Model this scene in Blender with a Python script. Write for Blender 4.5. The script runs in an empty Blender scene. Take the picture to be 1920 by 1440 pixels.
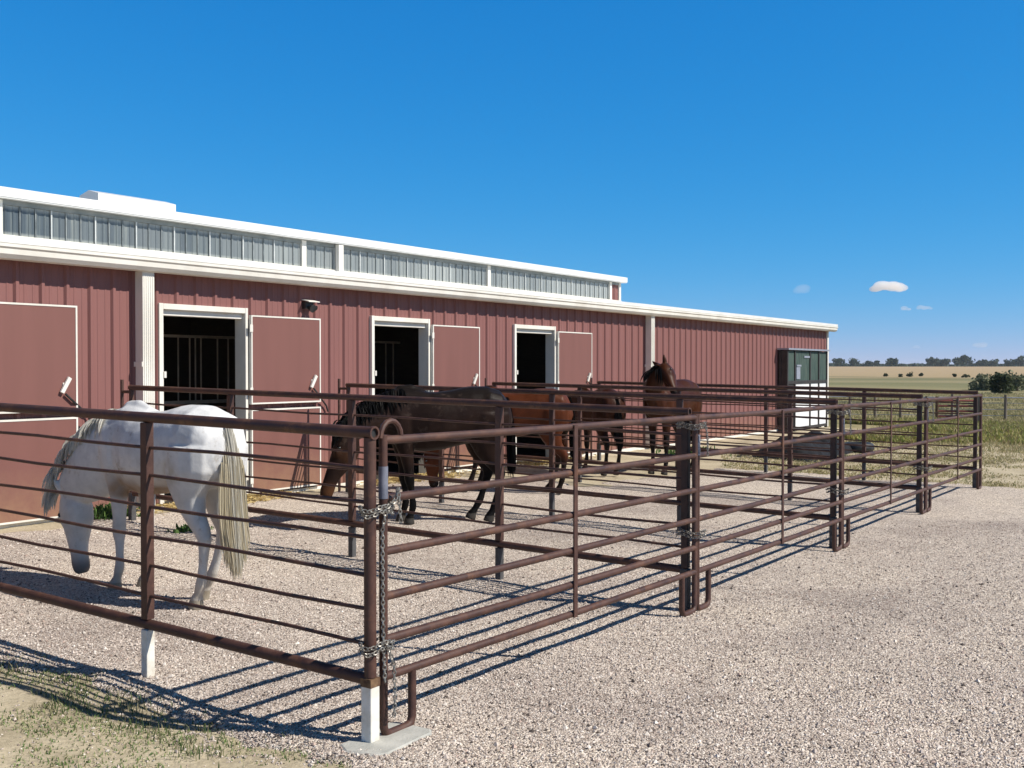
import bpy, math, random
import numpy as np
from mathutils import Vector, Matrix, Euler
R = math.radians
random.seed(7)
rng = np.random.default_rng(11)
scene = bpy.context.scene
COL = scene.collection

# ------------------------------------------------------------------ camera
CAM_H = 1.85
cam_d = bpy.data.cameras.new('camera')
cam_d.sensor_width = 36.0
cam_d.lens = 36.79
cam_d.clip_start = 0.05
cam_d.clip_end = 20000
cam = bpy.data.objects.new('camera', cam_d)
COL.objects.link(cam)
cam.location = (0, 0, CAM_H)
cam.rotation_euler = (R(90 - 0.905), 0, R(34.9 - 90))
scene.camera = cam

# ------------------------------------------------------------------ sky and sun
SUN_D = Vector((-0.34, 1.0, -1.0)).normalized()      # the way the light travels
SUN_ELEV = math.asin(-SUN_D.z)
SUN_AZ = math.atan2(-SUN_D.x, -SUN_D.y)               # clockwise from +Y
world = bpy.data.worlds.new('World')
scene.world = world
world.use_nodes = True
wn = world.node_tree.nodes
wl = world.node_tree.links
bg = wn['Background']
sky = wn.new('ShaderNodeTexSky')
sky.sky_type = 'NISHITA'
sky.sun_disc = False
sky.sun_elevation = SUN_ELEV
sky.sun_rotation = SUN_AZ
sky.altitude = 1600
sky.air_density = 1.0
sky.dust_density = 0.0
sky.ozone_density = 6.0
# grade the sky colour to the deep clear blue of high dry plains
sp = wn.new('ShaderNodeSeparateColor')
cb = wn.new('ShaderNodeCombineColor')
wl.new(sky.outputs[0], sp.inputs[0])
for k, (gam, amp) in enumerate(((1.78, 0.92), (0.65, 0.583), (0.40, 0.80))):
    m1 = wn.new('ShaderNodeMath'); m1.operation = 'MULTIPLY'; m1.inputs[1].default_value = 0.1
    m2 = wn.new('ShaderNodeMath'); m2.operation = 'POWER'; m2.inputs[1].default_value = gam
    m3 = wn.new('ShaderNodeMath'); m3.operation = 'MULTIPLY'; m3.inputs[1].default_value = 10*amp
    wl.new(sp.outputs[k], m1.inputs[0]); wl.new(m1.outputs[0], m2.inputs[0]); wl.new(m2.outputs[0], m3.inputs[0]); wl.new(m3.outputs[0], cb.inputs[k])
# only the lower sky is graded; the overhead sky is dimmed to deepen shadows
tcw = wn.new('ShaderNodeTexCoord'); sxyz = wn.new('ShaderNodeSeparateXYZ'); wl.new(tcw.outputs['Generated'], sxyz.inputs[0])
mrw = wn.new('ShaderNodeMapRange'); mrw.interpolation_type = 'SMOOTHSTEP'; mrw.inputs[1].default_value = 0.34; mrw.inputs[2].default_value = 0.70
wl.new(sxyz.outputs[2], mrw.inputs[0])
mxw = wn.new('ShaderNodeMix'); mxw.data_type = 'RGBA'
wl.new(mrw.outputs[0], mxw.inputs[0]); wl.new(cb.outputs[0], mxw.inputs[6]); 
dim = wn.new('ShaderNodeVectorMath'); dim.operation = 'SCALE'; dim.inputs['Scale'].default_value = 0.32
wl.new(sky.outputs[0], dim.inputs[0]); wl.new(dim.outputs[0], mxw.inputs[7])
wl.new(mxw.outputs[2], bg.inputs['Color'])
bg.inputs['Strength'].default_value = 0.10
sun_d = bpy.data.lights.new('sun', 'SUN')
sun_d.energy = 5.0
sun_d.angle = R(0.5)
sun_d.color = (1.0, 0.94, 0.845)
sun = bpy.data.objects.new('sun', sun_d)
COL.objects.link(sun)
sun.location = (20, -40, 40)
sun.rotation_euler = SUN_D.to_track_quat('-Z', 'Y').to_euler()
vs = scene.view_settings
vs.view_transform = 'Standard'
vs.look = 'None'
vs.gamma = 1.0
vs.use_curve_mapping = False
vs.exposure = 0.24
scene.cycles.volume_bounces = 6

# ------------------------------------------------------------------ helpers
def tag(o, label=None, cat=None, group=None, kind=None):
    if label: o['label'] = label
    if cat: o['category'] = cat
    if group: o['group'] = group
    if kind: o['kind'] = kind
    return o

def empty(name, loc, rz=0.0):
    o = bpy.data.objects.new(name, None)
    o.empty_display_size = 0.3
    COL.objects.link(o)
    o.location = loc
    o.rotation_euler = (0, 0, rz)
    return o

def root_of(o):
    while o.parent: o = o.parent
    return o

def kids(o):
    return [c for c in COL.objects if c.parent == o]

def copy_tree(o, parent=None):
    c = o.copy()
    COL.objects.link(c)
    c.parent = parent
    for ch in kids(o):
        copy_tree(ch, c)
    return c

class MB:
    """collects vertices and faces of one mesh"""
    def __init__(s):
        s.v = []; s.f = []
    def box(s, x0, x1, y0, y1, z0, z1):
        b = len(s.v)
        s.v += [(x0,y0,z0),(x1,y0,z0),(x1,y1,z0),(x0,y1,z0),(x0,y0,z1),(x1,y0,z1),(x1,y1,z1),(x0,y1,z1)]
        s.f += [(b,b+3,b+2,b+1),(b+4,b+5,b+6,b+7),(b,b+1,b+5,b+4),(b+1,b+2,b+6,b+5),(b+2,b+3,b+7,b+6),(b+3,b,b+4,b+7)]
        return s
    def tube(s, pts, r, n=10, cap=True):
        pts = [Vector(p) for p in pts]
        rs = r if isinstance(r, (list, tuple)) else [r]*len(pts)
        rings = []
        up = None
        for i, p in enumerate(pts):
            a = pts[max(0, i-1)]; c = pts[min(len(pts)-1, i+1)]
            t = (c - a).normalized()
            if up is None:
                up = Vector((0,0,1)) if abs(t.z) < 0.9 else Vector((1,0,0))
            u = (up - t*up.dot(t))
            if u.length < 1e-5: u = t.orthogonal()
            u.normalize(); up = u
            w = t.cross(u)
            base = len(s.v)
            for k in range(n):
                an = 2*math.pi*k/n
                q = p + (u*math.cos(an) + w*math.sin(an))*rs[i]
                s.v.append(tuple(q))
            rings.append(base)
        for a, b in zip(rings[:-1], rings[1:]):
            for k in range(n):
                k2 = (k+1) % n
                s.f.append((a+k, a+k2, b+k2, b+k))
        if cap:
            s.f.append(tuple(rings[0]+k for k in range(n))[::-1])
            s.f.append(tuple(rings[-1]+k for k in range(n)))
        return s
    def rings(s, rs, cap=True):
        """rs: list of rings (lists of points with equal counts)"""
        bs = []
        for r in rs:
            bs.append(len(s.v)); s.v += [tuple(p) for p in r]
        n = len(rs[0])
        for a, b in zip(bs[:-1], bs[1:]):
            for k in range(n):
                k2 = (k+1) % n
                s.f.append((a+k, a+k2, b+k2, b+k))
        if cap:
            s.f.append(tuple(bs[0]+k for k in range(n))[::-1])
            s.f.append(tuple(bs[-1]+k for k in range(n)))
        return s
    def extrude_x(s, prof, x0, x1):
        """closed (y,z) profile along x"""
        return s.rings([[(x0,y,z) for y, z in prof], [(x1,y,z) for y, z in prof]])
    def quad(s, a, b, c, d):
        n = len(s.v); s.v += [a,b,c,d]; s.f.append((n,n+1,n+2,n+3)); return s
    def build(s, name, mat, parent=None, smooth=False, local=False, bevel=0.0):
        v = s.v
        if parent is not None and not local:
            L = root_of(parent).location
            v = [(p[0]-L.x, p[1]-L.y, p[2]-L.z) for p in v]
        me = bpy.data.meshes.new(name)
        me.from_pydata(v, [], s.f)
        me.update()
        o = bpy.data.objects.new(name, me)
        COL.objects.link(o)
        if mat: me.materials.append(mat)
        if smooth:
            me.polygons.foreach_set('use_smooth', [True]*len(me.polygons))
            try: me.set_sharp_from_angle(angle=R(40))
            except Exception: pass
        if parent is not None: o.parent = parent
        if bevel > 0:
            m = o.modifiers.new('bevel', 'BEVEL'); m.width = bevel; m.segments = 2; m.limit_method = 'ANGLE'
        return o

def np_mesh(name, V, F, mat, cols=None, smooth=False, parent=None):
    """fast mesh: V (n,3), F (m,k) all faces with k corners, cols (n,3)"""
    me = bpy.data.meshes.new(name)
    n = len(V); m, k = F.shape
    me.vertices.add(n); me.vertices.foreach_set('co', np.ascontiguousarray(V, dtype=np.float32).ravel())
    me.loops.add(m*k); me.loops.foreach_set('vertex_index', np.ascontiguousarray(F, dtype=np.int32).ravel())
    me.polygons.add(m)
    me.polygons.foreach_set('loop_start', np.arange(0, m*k, k, dtype=np.int32))
    me.polygons.foreach_set('use_smooth', np.full(m, smooth))
    me.update(calc_edges=True)
    if cols is not None:
        a = me.color_attributes.new('tint', 'FLOAT_COLOR', 'POINT')
        c = np.ones((n, 4), dtype=np.float32); c[:, :3] = cols
        a.data.foreach_set('color', c.ravel())
    me.materials.append(mat)
    o = bpy.data.objects.new(name, me)
    COL.objects.link(o)
    if parent is not None: o.parent = parent
    return o

def sstep(a, b, x):
    t = np.clip((x-a)/(b-a), 0, 1); return t*t*(3-2*t)

def g(x, y):
    """lie of the land: rises gently to the barn, drops gently along it"""
    return 0.016*(np.clip(y, -8, 24)-3.5) - 0.006*(np.clip(x, -6, 26)-3.8)

def ridge(x, y):
    return 2.4*sstep(230, 780, np.hypot(x, y))

def vnoise(x, y, seed=0):
    """smooth value noise on numpy arrays"""
    xi = np.floor(x).astype(np.int64); yi = np.floor(y).astype(np.int64)
    xf = x-xi; yf = y-yi
    def h(a, b):
        n = (a*374761393 + b*668265263 + seed*1442695041) & 0x7fffffff
        n = ((n ^ (n >> 13))*1274126177) & 0x7fffffff
        return ((n ^ (n >> 16)) & 0xffff)/65535.0
    u = xf*xf*(3-2*xf); w = yf*yf*(3-2*yf)
    return (h(xi,yi)*(1-u)+h(xi+1,yi)*u)*(1-w) + (h(xi,yi+1)*(1-u)+h(xi+1,yi+1)*u)*w

# ------------------------------------------------------------------ materials
def new_mat(name):
    m = bpy.data.materials.new(name); m.use_nodes = True
    nt = m.node_tree
    return m, nt.nodes, nt.links, nt.nodes['Principled BSDF']

def noise_node(N, L, scale, detail=4, rough=0.55, vec=None, sc3=None, coord='Object'):
    tc = N.new('ShaderNodeTexCoord')
    src = tc.outputs[coord]
    if sc3:
        mp = N.new('ShaderNodeMapping'); mp.inputs['Scale'].default_value = sc3
        L.new(src, mp.inputs['Vector']); src = mp.outputs[0]
    n = N.new('ShaderNodeTexNoise')
    n.inputs['Scale'].default_value = scale
    n.inputs['Detail'].default_value = detail
    n.inputs['Roughness'].default_value = rough
    L.new(src, n.inputs['Vector'])
    return n

def ramp(N, L, fac, stops):
    r = N.new('ShaderNodeValToRGB')
    e = r.color_ramp.elements
    while len(e) < len(stops): e.new(0.5)
    for el, (p, c) in zip(e, stops):
        el.position = p; el.color = (*c, 1) if len(c) == 3 else c
    L.new(fac, r.inputs['Fac'])
    return r

def mixc(N, L, fac, a, b, mode='MIX'):
    m = N.new('ShaderNodeMix'); m.data_type = 'RGBA'; m.blend_type = mode
    for sock, val in ((m.inputs[0], fac), (m.inputs[6], a), (m.inputs[7], b)):
        if hasattr(val, 'is_linked'): L.new(val, sock)
        elif isinstance(val, (int, float)): sock.default_value = val
        else: sock.default_value = (*val, 1)
    return m.outputs[2]

def bump(N, L, height, bsdf, strength=0.3, dist=0.01):
    b = N.new('ShaderNodeBump'); b.inputs['Strength'].default_value = strength; b.inputs['Distance'].default_value = dist
    L.new(height, b.inputs['Height']); L.new(b.outputs[0], bsdf.inputs['Normal'])
    return b

def mottled(name, c1, c2, scale=6, rough=0.6, c3=None, bumps=0.0, sc3=None, metal=0.0, spec=0.5, lo=0.35, hi=0.65):
    m, N, L, B = new_mat(name)
    n = noise_node(N, L, scale, 6, 0.6, sc3=sc3)
    st = [(lo, c1), (hi, c2)] if c3 is None else [(lo, c1), ((lo+hi)/2, c2), (hi+0.08, c3)]
    r = ramp(N, L, n.outputs[0], st)
    L.new(r.outputs[0], B.inputs['Base Color'])
    B.inputs['Roughness'].default_value = rough
    B.inputs['Metallic'].default_value = metal
    B.inputs['Specular IOR Level'].default_value = spec
    if bumps > 0:
        n2 = noise_node(N, L, scale*6, 3)
        bump(N, L, n2.outputs[0], B, bumps, 0.01)
    return m

def pipe_paint():
    m, N, L, B = new_mat('maroon pipe paint')
    n = noise_node(N, L, 6, 8, 0.72)
    r = ramp(N, L, n.outputs[0], [(0.30, (0.034,0.0145,0.011)), (0.52, (0.070,0.030,0.021)), (0.66, (0.112,0.052,0.035)), (0.78, (0.165,0.078,0.042))])
    n3 = noise_node(N, L, 70, 3, 0.6)
    n4 = noise_node(N, L, 3.2, 8, 0.8)
    sp = ramp(N, L, n4.outputs[0], [(0.54, (0,0,0)), (0.66, (0.8,)*3)])
    c = mixc(N, L, sp.outputs[0], r.outputs[0], (0.155,0.068,0.032))
    L.new(c, B.inputs['Base Color'])
    rr = ramp(N, L, n.outputs[0], [(0.35, (0.48,)*3), (0.7, (0.75,)*3)])
    L.new(rr.outputs[0], B.inputs['Roughness'])
    bump(N, L, n3.outputs[0], B, 0.12, 0.004)
    return m
M_PIPE = pipe_paint()
M_SLEEVE = mottled('chipped white sleeve paint', (0.78,0.76,0.70), (0.66,0.63,0.55), 7, 0.5, c3=(0.32,0.17,0.08), bumps=0.1, lo=0.4, hi=0.72)
M_RUST = mottled('rust', (0.06,0.026,0.014), (0.20,0.12,0.06), 22, 0.85, bumps=0.3)
M_DKSTEEL = mottled('dark bare steel', (0.035,0.035,0.038), (0.09,0.087,0.087), 9, 0.6)
M_TUBE = mottled('dull blue-grey tube', (0.12,0.13,0.17), (0.20,0.21,0.26), 14, 0.6)
M_DKPIPE = mottled('blackened pipe paint', (0.022,0.012,0.010), (0.062,0.030,0.022), 7, 0.65)
M_GALV = mottled('galvanised steel', (0.26,0.28,0.34), (0.36,0.38,0.44), 14, 0.5, metal=0.25)
M_CHAIN = mottled('chain steel', (0.12,0.115,0.105), (0.40,0.385,0.35), 60, 0.4, metal=0.6)

def wall_paint(name, c, streak=0.10, mud=0.5):
    m, N, L, B = new_mat(name)
    n = noise_node(N, L, 1.6, 5, 0.6, sc3=(3.0, 3.0, 0.25))
    n2 = noise_node(N, L, 0.7, 3, 0.5)
    d = tuple(k*(1-streak) for k in c); e = tuple(min(1, k*(1+streak)) for k in c)
    r = ramp(N, L, n.outputs[0], [(0.3, d), (0.7, e)])
    c2 = mixc(N, L, n2.outputs[0], r.outputs[0], tuple(k*1.05 for k in c))
    tc = N.new('ShaderNodeTexCoord'); sx = N.new('ShaderNodeSeparateXYZ'); L.new(tc.outputs['Object'], sx.inputs[0])
    mr = N.new('ShaderNodeMapRange'); mr.inputs[1].default_value = 0.95; mr.inputs[2].default_value = 0.05; L.new(sx.outputs[2], mr.inputs[0])
    nm = noise_node(N, L, 5.5, 8, 0.7)
    ad = N.new('ShaderNodeMath'); ad.operation = 'MULTIPLY'; L.new(mr.outputs[0], ad.inputs[0]); L.new(nm.outputs[0], ad.inputs[1])
    mk = ramp(N, L, ad.outputs[0], [(0.12, (0,0,0)), (0.62, (mud,)*3)])
    c2 = mixc(N, L, mk.outputs[0], c2, (0.30,0.175,0.105))
    L.new(c2, B.inputs['Base Color'])
    B.inputs['Roughness'].default_value = 0.55
    B.inputs['Specular IOR Level'].default_value = 0.35
    n3 = noise_node(N, L, 3.0, 2, 0.5)
    bump(N, L, n3.outputs[0], B, 0.08, 0.02)
    return m
M_WALL = wall_paint('maroon ribbed steel', (0.215,0.094,0.084))
M_DOOR = wall_paint('maroon door skin', (0.186,0.081,0.068), 0.12, 0.9)
M_TRIM = mottled('cream trim paint', (0.78,0.755,0.69), (0.66,0.63,0.56), 2.2, 0.5, sc3=(1,1,0.5))
M_ROOF = mottled('white roof steel', (0.76,0.76,0.74), (0.66,0.66,0.63), 1.5, 0.4)
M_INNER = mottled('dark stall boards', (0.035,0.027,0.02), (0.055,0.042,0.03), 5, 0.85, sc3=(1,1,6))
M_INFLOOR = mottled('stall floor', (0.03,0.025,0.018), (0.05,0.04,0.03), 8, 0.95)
M_BAR = mottled('stall bars', (0.36,0.32,0.27), (0.55,0.48,0.40), 5, 0.5)
M_BLACK = mottled('black plastic', (0.012,0.012,0.013), (0.03,0.03,0.03), 12, 0.5)
M_CONC = mottled('concrete', (0.36,0.36,0.33), (0.48,0.47,0.43), 9, 0.9, bumps=0.3)

def glazing():
    m, N, L, B = new_mat('ribbed translucent glazing')
    n = noise_node(N, L, 2.4, 6, 0.75, sc3=(4.2, 1, 0.08))
    r = ramp(N, L, n.outputs[0], [(0.32, (0.016,0.028,0.045)), (0.48, (0.042,0.062,0.080)), (0.60, (0.10,0.122,0.128)), (0.73, (0.34,0.335,0.28))])
    # weathering: the far bays have gone milky, and every sheet along its head and sill
    tc = N.new('ShaderNodeTexCoord'); sx = N.new('ShaderNodeSeparateXYZ'); L.new(tc.outputs['Object'], sx.inputs[0])
    n2 = noise_node(N, L, 0.22, 4, 0.6, sc3=(1, 1, 0.01))
    mr = N.new('ShaderNodeMapRange'); mr.inputs[1].default_value = -6.0; mr.inputs[2].default_value = 12.0; mr.inputs[3].default_value = -0.12; mr.inputs[4].default_value = 0.16
    L.new(sx.outputs[0], mr.inputs[0])
    ad = N.new('ShaderNodeMath'); ad.operation = 'ADD'; L.new(n2.outputs[0], ad.inputs[0]); L.new(mr.outputs[0], ad.inputs[1])
    mk = ramp(N, L, ad.outputs[0], [(0.40, (0.08,)*3), (0.68, (0.72,)*3)])
    c = mixc(N, L, mk.outputs[0], r.outputs[0], (0.40,0.425,0.41))
    ez = ramp(N, L, sx.outputs[2], [(0.0, (0,)*3), (1.0, (0,)*3)])
    m2 = N.new('ShaderNodeMapRange'); m2.inputs[1].default_value = 3.80; m2.inputs[2].default_value = 4.235; L.new(sx.outputs[2], m2.inputs[0])
    L.new(m2.outputs[0], ez.inputs['Fac'])
    er = ez.color_ramp; er.elements[0].color = (0.75,)*3+(1,); er.elements[1].color = (0.8,)*3+(1,)
    q1 = er.elements.new(0.13); q1.color = (0,0,0,1); q2 = er.elements.new(0.84); q2.color = (0,0,0,1)
    c = mixc(N, L, ez.outputs[0], c, (0.40,0.42,0.39))
    L.new(c, B.inputs['Base Color'])
    B.inputs['Roughness'].default_value = 0.32
    return m
M_GLAZE = glazing()

def gravel_mat():
    m, N, L, B = new_mat('gravel')
    tc = N.new('ShaderNodeTexCoord')
    v = N.new('ShaderNodeTexVoronoi'); v.inputs['Scale'].default_value = 78; v.feature = 'F1'
    L.new(tc.outputs['Object'], v.inputs['Vector'])
    sep = N.new('ShaderNodeSeparateColor'); L.new(v.outputs['Color'], sep.inputs[0])
    stones = ramp(N, L, sep.outputs[0], [(0.0, (0.10,0.080,0.070)), (0.08, (0.31,0.258,0.225)), (0.36, (0.475,0.405,0.355)), (0.68, (0.615,0.54,0.475)), (0.92, (0.78,0.71,0.64))])
    n = noise_node(N, L, 0.55, 5, 0.6)
    patch = ramp(N, L, n.outputs[0], [(0.32, (0.70,0.67,0.66)), (0.5, (0.98,0.96,0.93)), (0.68, (1.10,1.08,1.02))])
    c = mixc(N, L, 1.0, stones.outputs[0], patch.outputs[0], 'MULTIPLY')
    nd = noise_node(N, L, 2.3, 7, 0.7)
    dg = ramp(N, L, nd.outputs[0], [(0.30, (0.55,0.52,0.50)), (0.40, (1.0,1.0,1.0))])
    c = mixc(N, L, 1.0, c, dg.outputs[0], 'MULTIPLY')
    L.new(c, B.inputs['Base Color'])
    B.inputs['Roughness'].default_value = 0.9
    B.inputs['Specular IOR Level'].default_value = 0.2
    inv = N.new('ShaderNodeMath'); inv.operation = 'MULTIPLY'; inv.inputs[1].default_value = -1
    L.new(v.outputs['Distance'], inv.inputs[0])
    bump(N, L, inv.outputs[0], B, 0.9, 0.012)
    return m
M_GRAVEL = gravel_mat()

def tint_mat(name, rough=0.85, spec=0.2, trans=0.0, noise=0.0):
    m, N, L, B = new_mat(name)
    a = N.new('ShaderNodeAttribute'); a.attribute_name = 'tint'
    L.new(a.outputs['Color'], B.inputs['Base Color'])
    B.inputs['Roughness'].default_value = rough
    B.inputs['Specular IOR Level'].default_value = spec
    if trans > 0:
        t = N.new('ShaderNodeBsdfTranslucent'); L.new(a.outputs['Color'], t.inputs['Color'])
        mx = N.new('ShaderNodeMixShader'); mx.inputs[0].default_value = trans
        out = N['Material Output'] if 'Material Output' in N else [q for q in N if q.type == 'OUTPUT_MATERIAL'][0]
        L.new(B.outputs[0], mx.inputs[1]); L.new(t.outputs[0], mx.inputs[2]); L.new(mx.outputs[0], out.inputs[0])
    return m
M_PEBBLE = tint_mat('loose pebbles', 0.85, 0.25)
M_LEAF = tint_mat('leaves and blades', 0.7, 0.25, 0.25)

def field_mat():
    m, N, L, B = new_mat('prairie ground')
    tc = N.new('ShaderNodeTexCoord')
    ln = N.new('ShaderNodeVectorMath'); ln.operation = 'LENGTH'
    L.new(tc.outputs['Object'], ln.inputs[0])
    n = noise_node(N, L, 0.02, 4, 0.6)
    n1 = noise_node(N, L, 0.35, 6, 0.65)
    n2 = noise_node(N, L, 9, 5, 0.7)
    # log of the distance, wobbled
    lg = N.new('ShaderNodeMath'); lg.operation = 'LOGARITHM'; lg.inputs[1].default_value = 10
    L.new(ln.outputs['Value'], lg.inputs[0])
    wob = N.new('ShaderNodeMath'); wob.operation = 'MULTIPLY_ADD'; wob.inputs[1].default_value = 0.45; 
    L.new(n.outputs[0], wob.inputs[0]); L.new(lg.outputs[0], wob.inputs[2])
    mr = N.new('ShaderNodeMapRange'); mr.inputs[1].default_value = 0.9; mr.inputs[2].default_value = 3.4
    L.new(wob.outputs[0], mr.inputs[0])
    far = ramp(N, L, mr.outputs[0], [(0.0, (0.37,0.30,0.19)), (0.25, (0.33,0.28,0.16)), (0.40, (0.25,0.23,0.12)), (0.49, (0.33,0.285,0.165)), (0.545, (0.19,0.19,0.10)), (0.58, (0.31,0.27,0.16)), (0.625, (0.17,0.175,0.095)), (0.66, (0.40,0.31,0.19)), (0.95, (0.46,0.345,0.225))])
    loc = ramp(N, L, n1.outputs[0], [(0.38, (0.16,0.165,0.07)), (0.5, (0.32,0.27,0.16)), (0.66, (0.42,0.34,0.21))])
    nearf = N.new('ShaderNodeMapRange'); nearf.inputs[1].default_value = 20; nearf.inputs[2].default_value = 70
    L.new(ln.outputs['Value'], nearf.inputs[0])
    c = mixc(N, L, nearf.outputs[0], loc.outputs[0], far.outputs[0])
    sp = ramp(N, L, n2.outputs[0], [(0.3, (0.72,0.72,0.70)), (0.7, (1.18,1.16,1.12))])
    c = mixc(N, L, 1.0, c, sp.outputs[0], 'MULTIPLY')
    L.new(c, B.inputs['Base Color'])
    B.inputs['Roughness'].default_value = 0.95
    B.inputs['Specular IOR Level'].default_value = 0.1
    bump(N, L, n2.outputs[0], B, 0.5, 0.03)
    return m
M_FIELD = field_mat()

def dirt_mat():
    m, N, L, B = new_mat('packed dirt')
    n1 = noise_node(N, L, 1.3, 6, 0.65)
    n2 = noise_node(N, L, 28, 5, 0.75)
    c = ramp(N, L, n1.outputs[0], [(0.34, (0.31,0.265,0.185)), (0.46, (0.46,0.395,0.285)), (0.66, (0.56,0.49,0.365))])
    sp = ramp(N, L, n2.outputs[0], [(0.3, (0.70,0.70,0.68)), (0.68, (1.15,1.14,1.12))])
    cc = mixc(N, L, 1.0, c.outputs[0], sp.outputs[0], 'MULTIPLY')
    L.new(cc, B.inputs['Base Color'])
    B.inputs['Roughness'].default_value = 0.95
    B.inputs['Specular IOR Level'].default_value = 0.1
    bump(N, L, n2.outputs[0], B, 0.55, 0.02)
    return m
M_DIRT = dirt_mat()

# ------------------------------------------------------------------ ground
def sheet(name, xs, ys, zf, mat, keep=None):
    X, Y = np.meshgrid(xs, ys, indexing='ij')
    V = np.stack([X, Y, zf(X, Y)], -1).reshape(-1, 3)
    nx, ny = len(xs), len(ys)
    I = np.arange(nx*ny).reshape(nx, ny)
    F = np.stack([I[:-1,:-1], I[1:,:-1], I[1:,1:], I[:-1,1:]], -1).reshape(-1, 4)
    if keep is not None:
        c = V[F].mean(1)
        F = F[keep(c[:,0], c[:,1])]
        used = np.unique(F); mp = -np.ones(len(V), dtype=np.int64); mp[used] = np.arange(len(used))
        V = V[used]; F = mp[F]
    return np_mesh(name, V, F, mat, smooth=True)

def grow(a, b, step, q, lim):
    out = list(np.arange(a, b+1e-6, step))
    d = step; x = out[-1]
    while x < lim: d *= q; x += d; out.append(min(x, lim))
    lo = []; d = step; x = out[0]
    while x > -lim: d *= q; x -= d; lo.append(max(x, -lim))
    return np.array(lo[::-1] + out)

def und(x, y):
    return 0.020*(vnoise(x*1.1, y*1.1, 3)-0.5) + 0.012*(vnoise(x*3.3, y*3.3, 5)-0.5) + 0.006*(vnoise(x*9, y*9, 8)-0.5)

def dirt_edge(x, y):
    """> 0 on the dirt side of the gravel yard's ragged edge"""
    w = 0.30*(vnoise(x*2.1, y*2.1, 21)-0.5) + 0.22*(vnoise(x*7, y*7, 22)-0.5)
    a = np.minimum(3.52-x, y-3.42) + w            # outside the near cross fence
    b = x - 18.35 + 1.4*w                          # far end of the yard
    c = (y - 10.75) + 0.8*w                        # strip along the barn
    d = np.minimum(x-14.0, y-7.9-0.1*(18-x)) + 1.8*w
    return np.maximum(np.maximum(a, b), np.maximum(c, d))

field = sheet('ground', grow(-20, 40, 1.0, 1.22, 7000), grow(-20, 40, 1.0, 1.22, 7000),
              lambda x, y: g(x, y) - 0.075 + ridge(x, y), M_FIELD)
tag(field, kind='structure')
dirt = sheet('dirt_path', np.arange(-8, 34, 0.10), np.arange(2.2, 11.6, 0.10),
             lambda x, y: g(x, y) - 0.026 + und(x, y)*1.3 - 0.06*sstep(32.5, 33.8, x), M_DIRT,
             keep=lambda x, y: dirt_edge(x, y) > -0.5)
tag(dirt, kind='structure')
gravel = sheet('gravel_yard', np.arange(-9, 19.4, 0.07), np.arange(-7, 11.3, 0.07),
               lambda x, y: g(x, y) + und(x, y) - 0.05*sstep(-0.12, 0.10, dirt_edge(x, y)), M_GRAVEL,
               keep=lambda x, y: dirt_edge(x, y) < 0.12)
tag(gravel, kind='structure')
path = MB()
pt = []
for i in range(41):
    t = -60 + i*7.0
    cx, cy = 62 + 0.572*t, 42 - 0.82*t
    pt.append((cx, cy))
rr = []
vv = []; ff = []
for i, (x, y) in enumerate(pt):
    w = 1.3
    for s in (-1, 1):
        px, py = x+0.82*w*s, y+0.572*w*s
        vv.append((px, py, float(g(px, py))-0.068))
    if i: ff.append((2*i-2, 2*i-1, 2*i+1, 2*i))
path.v = vv; path.f = ff
tag(path.build('path', mottled('pale track', (0.46,0.40,0.28), (0.54,0.47,0.34), 0.8, 0.95)), kind='structure')

# loose stones
def pebbles():
    n = 210000
    z = 3.6*np.exp(rng.random(n)*math.log(13/3.6))
    u = rng.uniform(-0.62, 0.62, n)
    x = z*0.820 + u*z*0.572; y = z*0.572 - u*z*0.820
    ok = ((dirt_edge(x, y) < 0.16) | ((dirt_edge(x, y) < 2.5) & (rng.random(n) < 0.07))) & (y < 10.6)
    extra = rng.random(n) < 0.5
    x, y, z = x[ok], y[ok], z[ok]; n = len(x)
    r = rng.lognormal(math.log(0.0051), 0.38, n)
    r = np.clip(r, 0.003, 0.016)
    base = np.array([[1,0,0],[-1,0,0],[0,1,0],[0,-1,0],[0,0,1],[0,0,-1]], dtype=float)
    V = base[None]*r[:,None,None]*rng.uniform(0.75, 1.25, (n,6,1))
    V[:,:,2] *= rng.uniform(0.6, 0.95, (n,1))
    V += rng.normal(0, 0.13, V.shape)*r[:,None,None]
    a = rng.uniform(0, 2*math.pi, n); ca, sa = np.cos(a)[:,None], np.sin(a)[:,None]
    X = V[:,:,0]*ca - V[:,:,1]*sa; Y = V[:,:,0]*sa + V[:,:,1]*ca
    V = np.stack([X, Y, V[:,:,2]], -1)
    V[:,:,0] += x[:,None]; V[:,:,1] += y[:,None]
    V[:,:,2] += (g(x, y) + und(x, y) + r*0.25 - np.where(dirt_edge(x, y) > 0.12, 0.026-0.3*und(x, y), 0.05*sstep(-0.12, 0.10, dirt_edge(x, y))))[:,None]
    f = np.array([[0,2,4],[2,1,4],[1,3,4],[3,0,4],[2,0,5],[1,2,5],[3,1,5],[0,3,5]])
    F = (f[None] + 6*np.arange(n)[:,None,None]).reshape(-1, 3)
    pal = np.array([[0.60,0.515,0.45],[0.52,0.445,0.39],[0.68,0.61,0.54],[0.43,0.365,0.315],[0.76,0.69,0.62],[0.27,0.215,0.185],[0.10,0.08,0.07],[0.50,0.38,0.32]])
    k = rng.choice(8, n, p=[.26,.22,.18,.13,.05,.06,.06,.04])
    c = pal[k]*rng.uniform(0.82, 1.15, (n,1))*(0.78+0.40*(0.6*vnoise(x*0.9, y*0.9, 31)+0.4*vnoise(x*2.7, y*2.7, 32)))[:,None]
    C = np.repeat(c, 6, axis=0)
    o = np_mesh('loose_gravel', V.reshape(-1,3), F, M_PEBBLE, C)
    tag(o, 'loose pinkish gravel stones covering the yard and the pens', 'gravel', kind='stuff')
pebbles()

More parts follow.
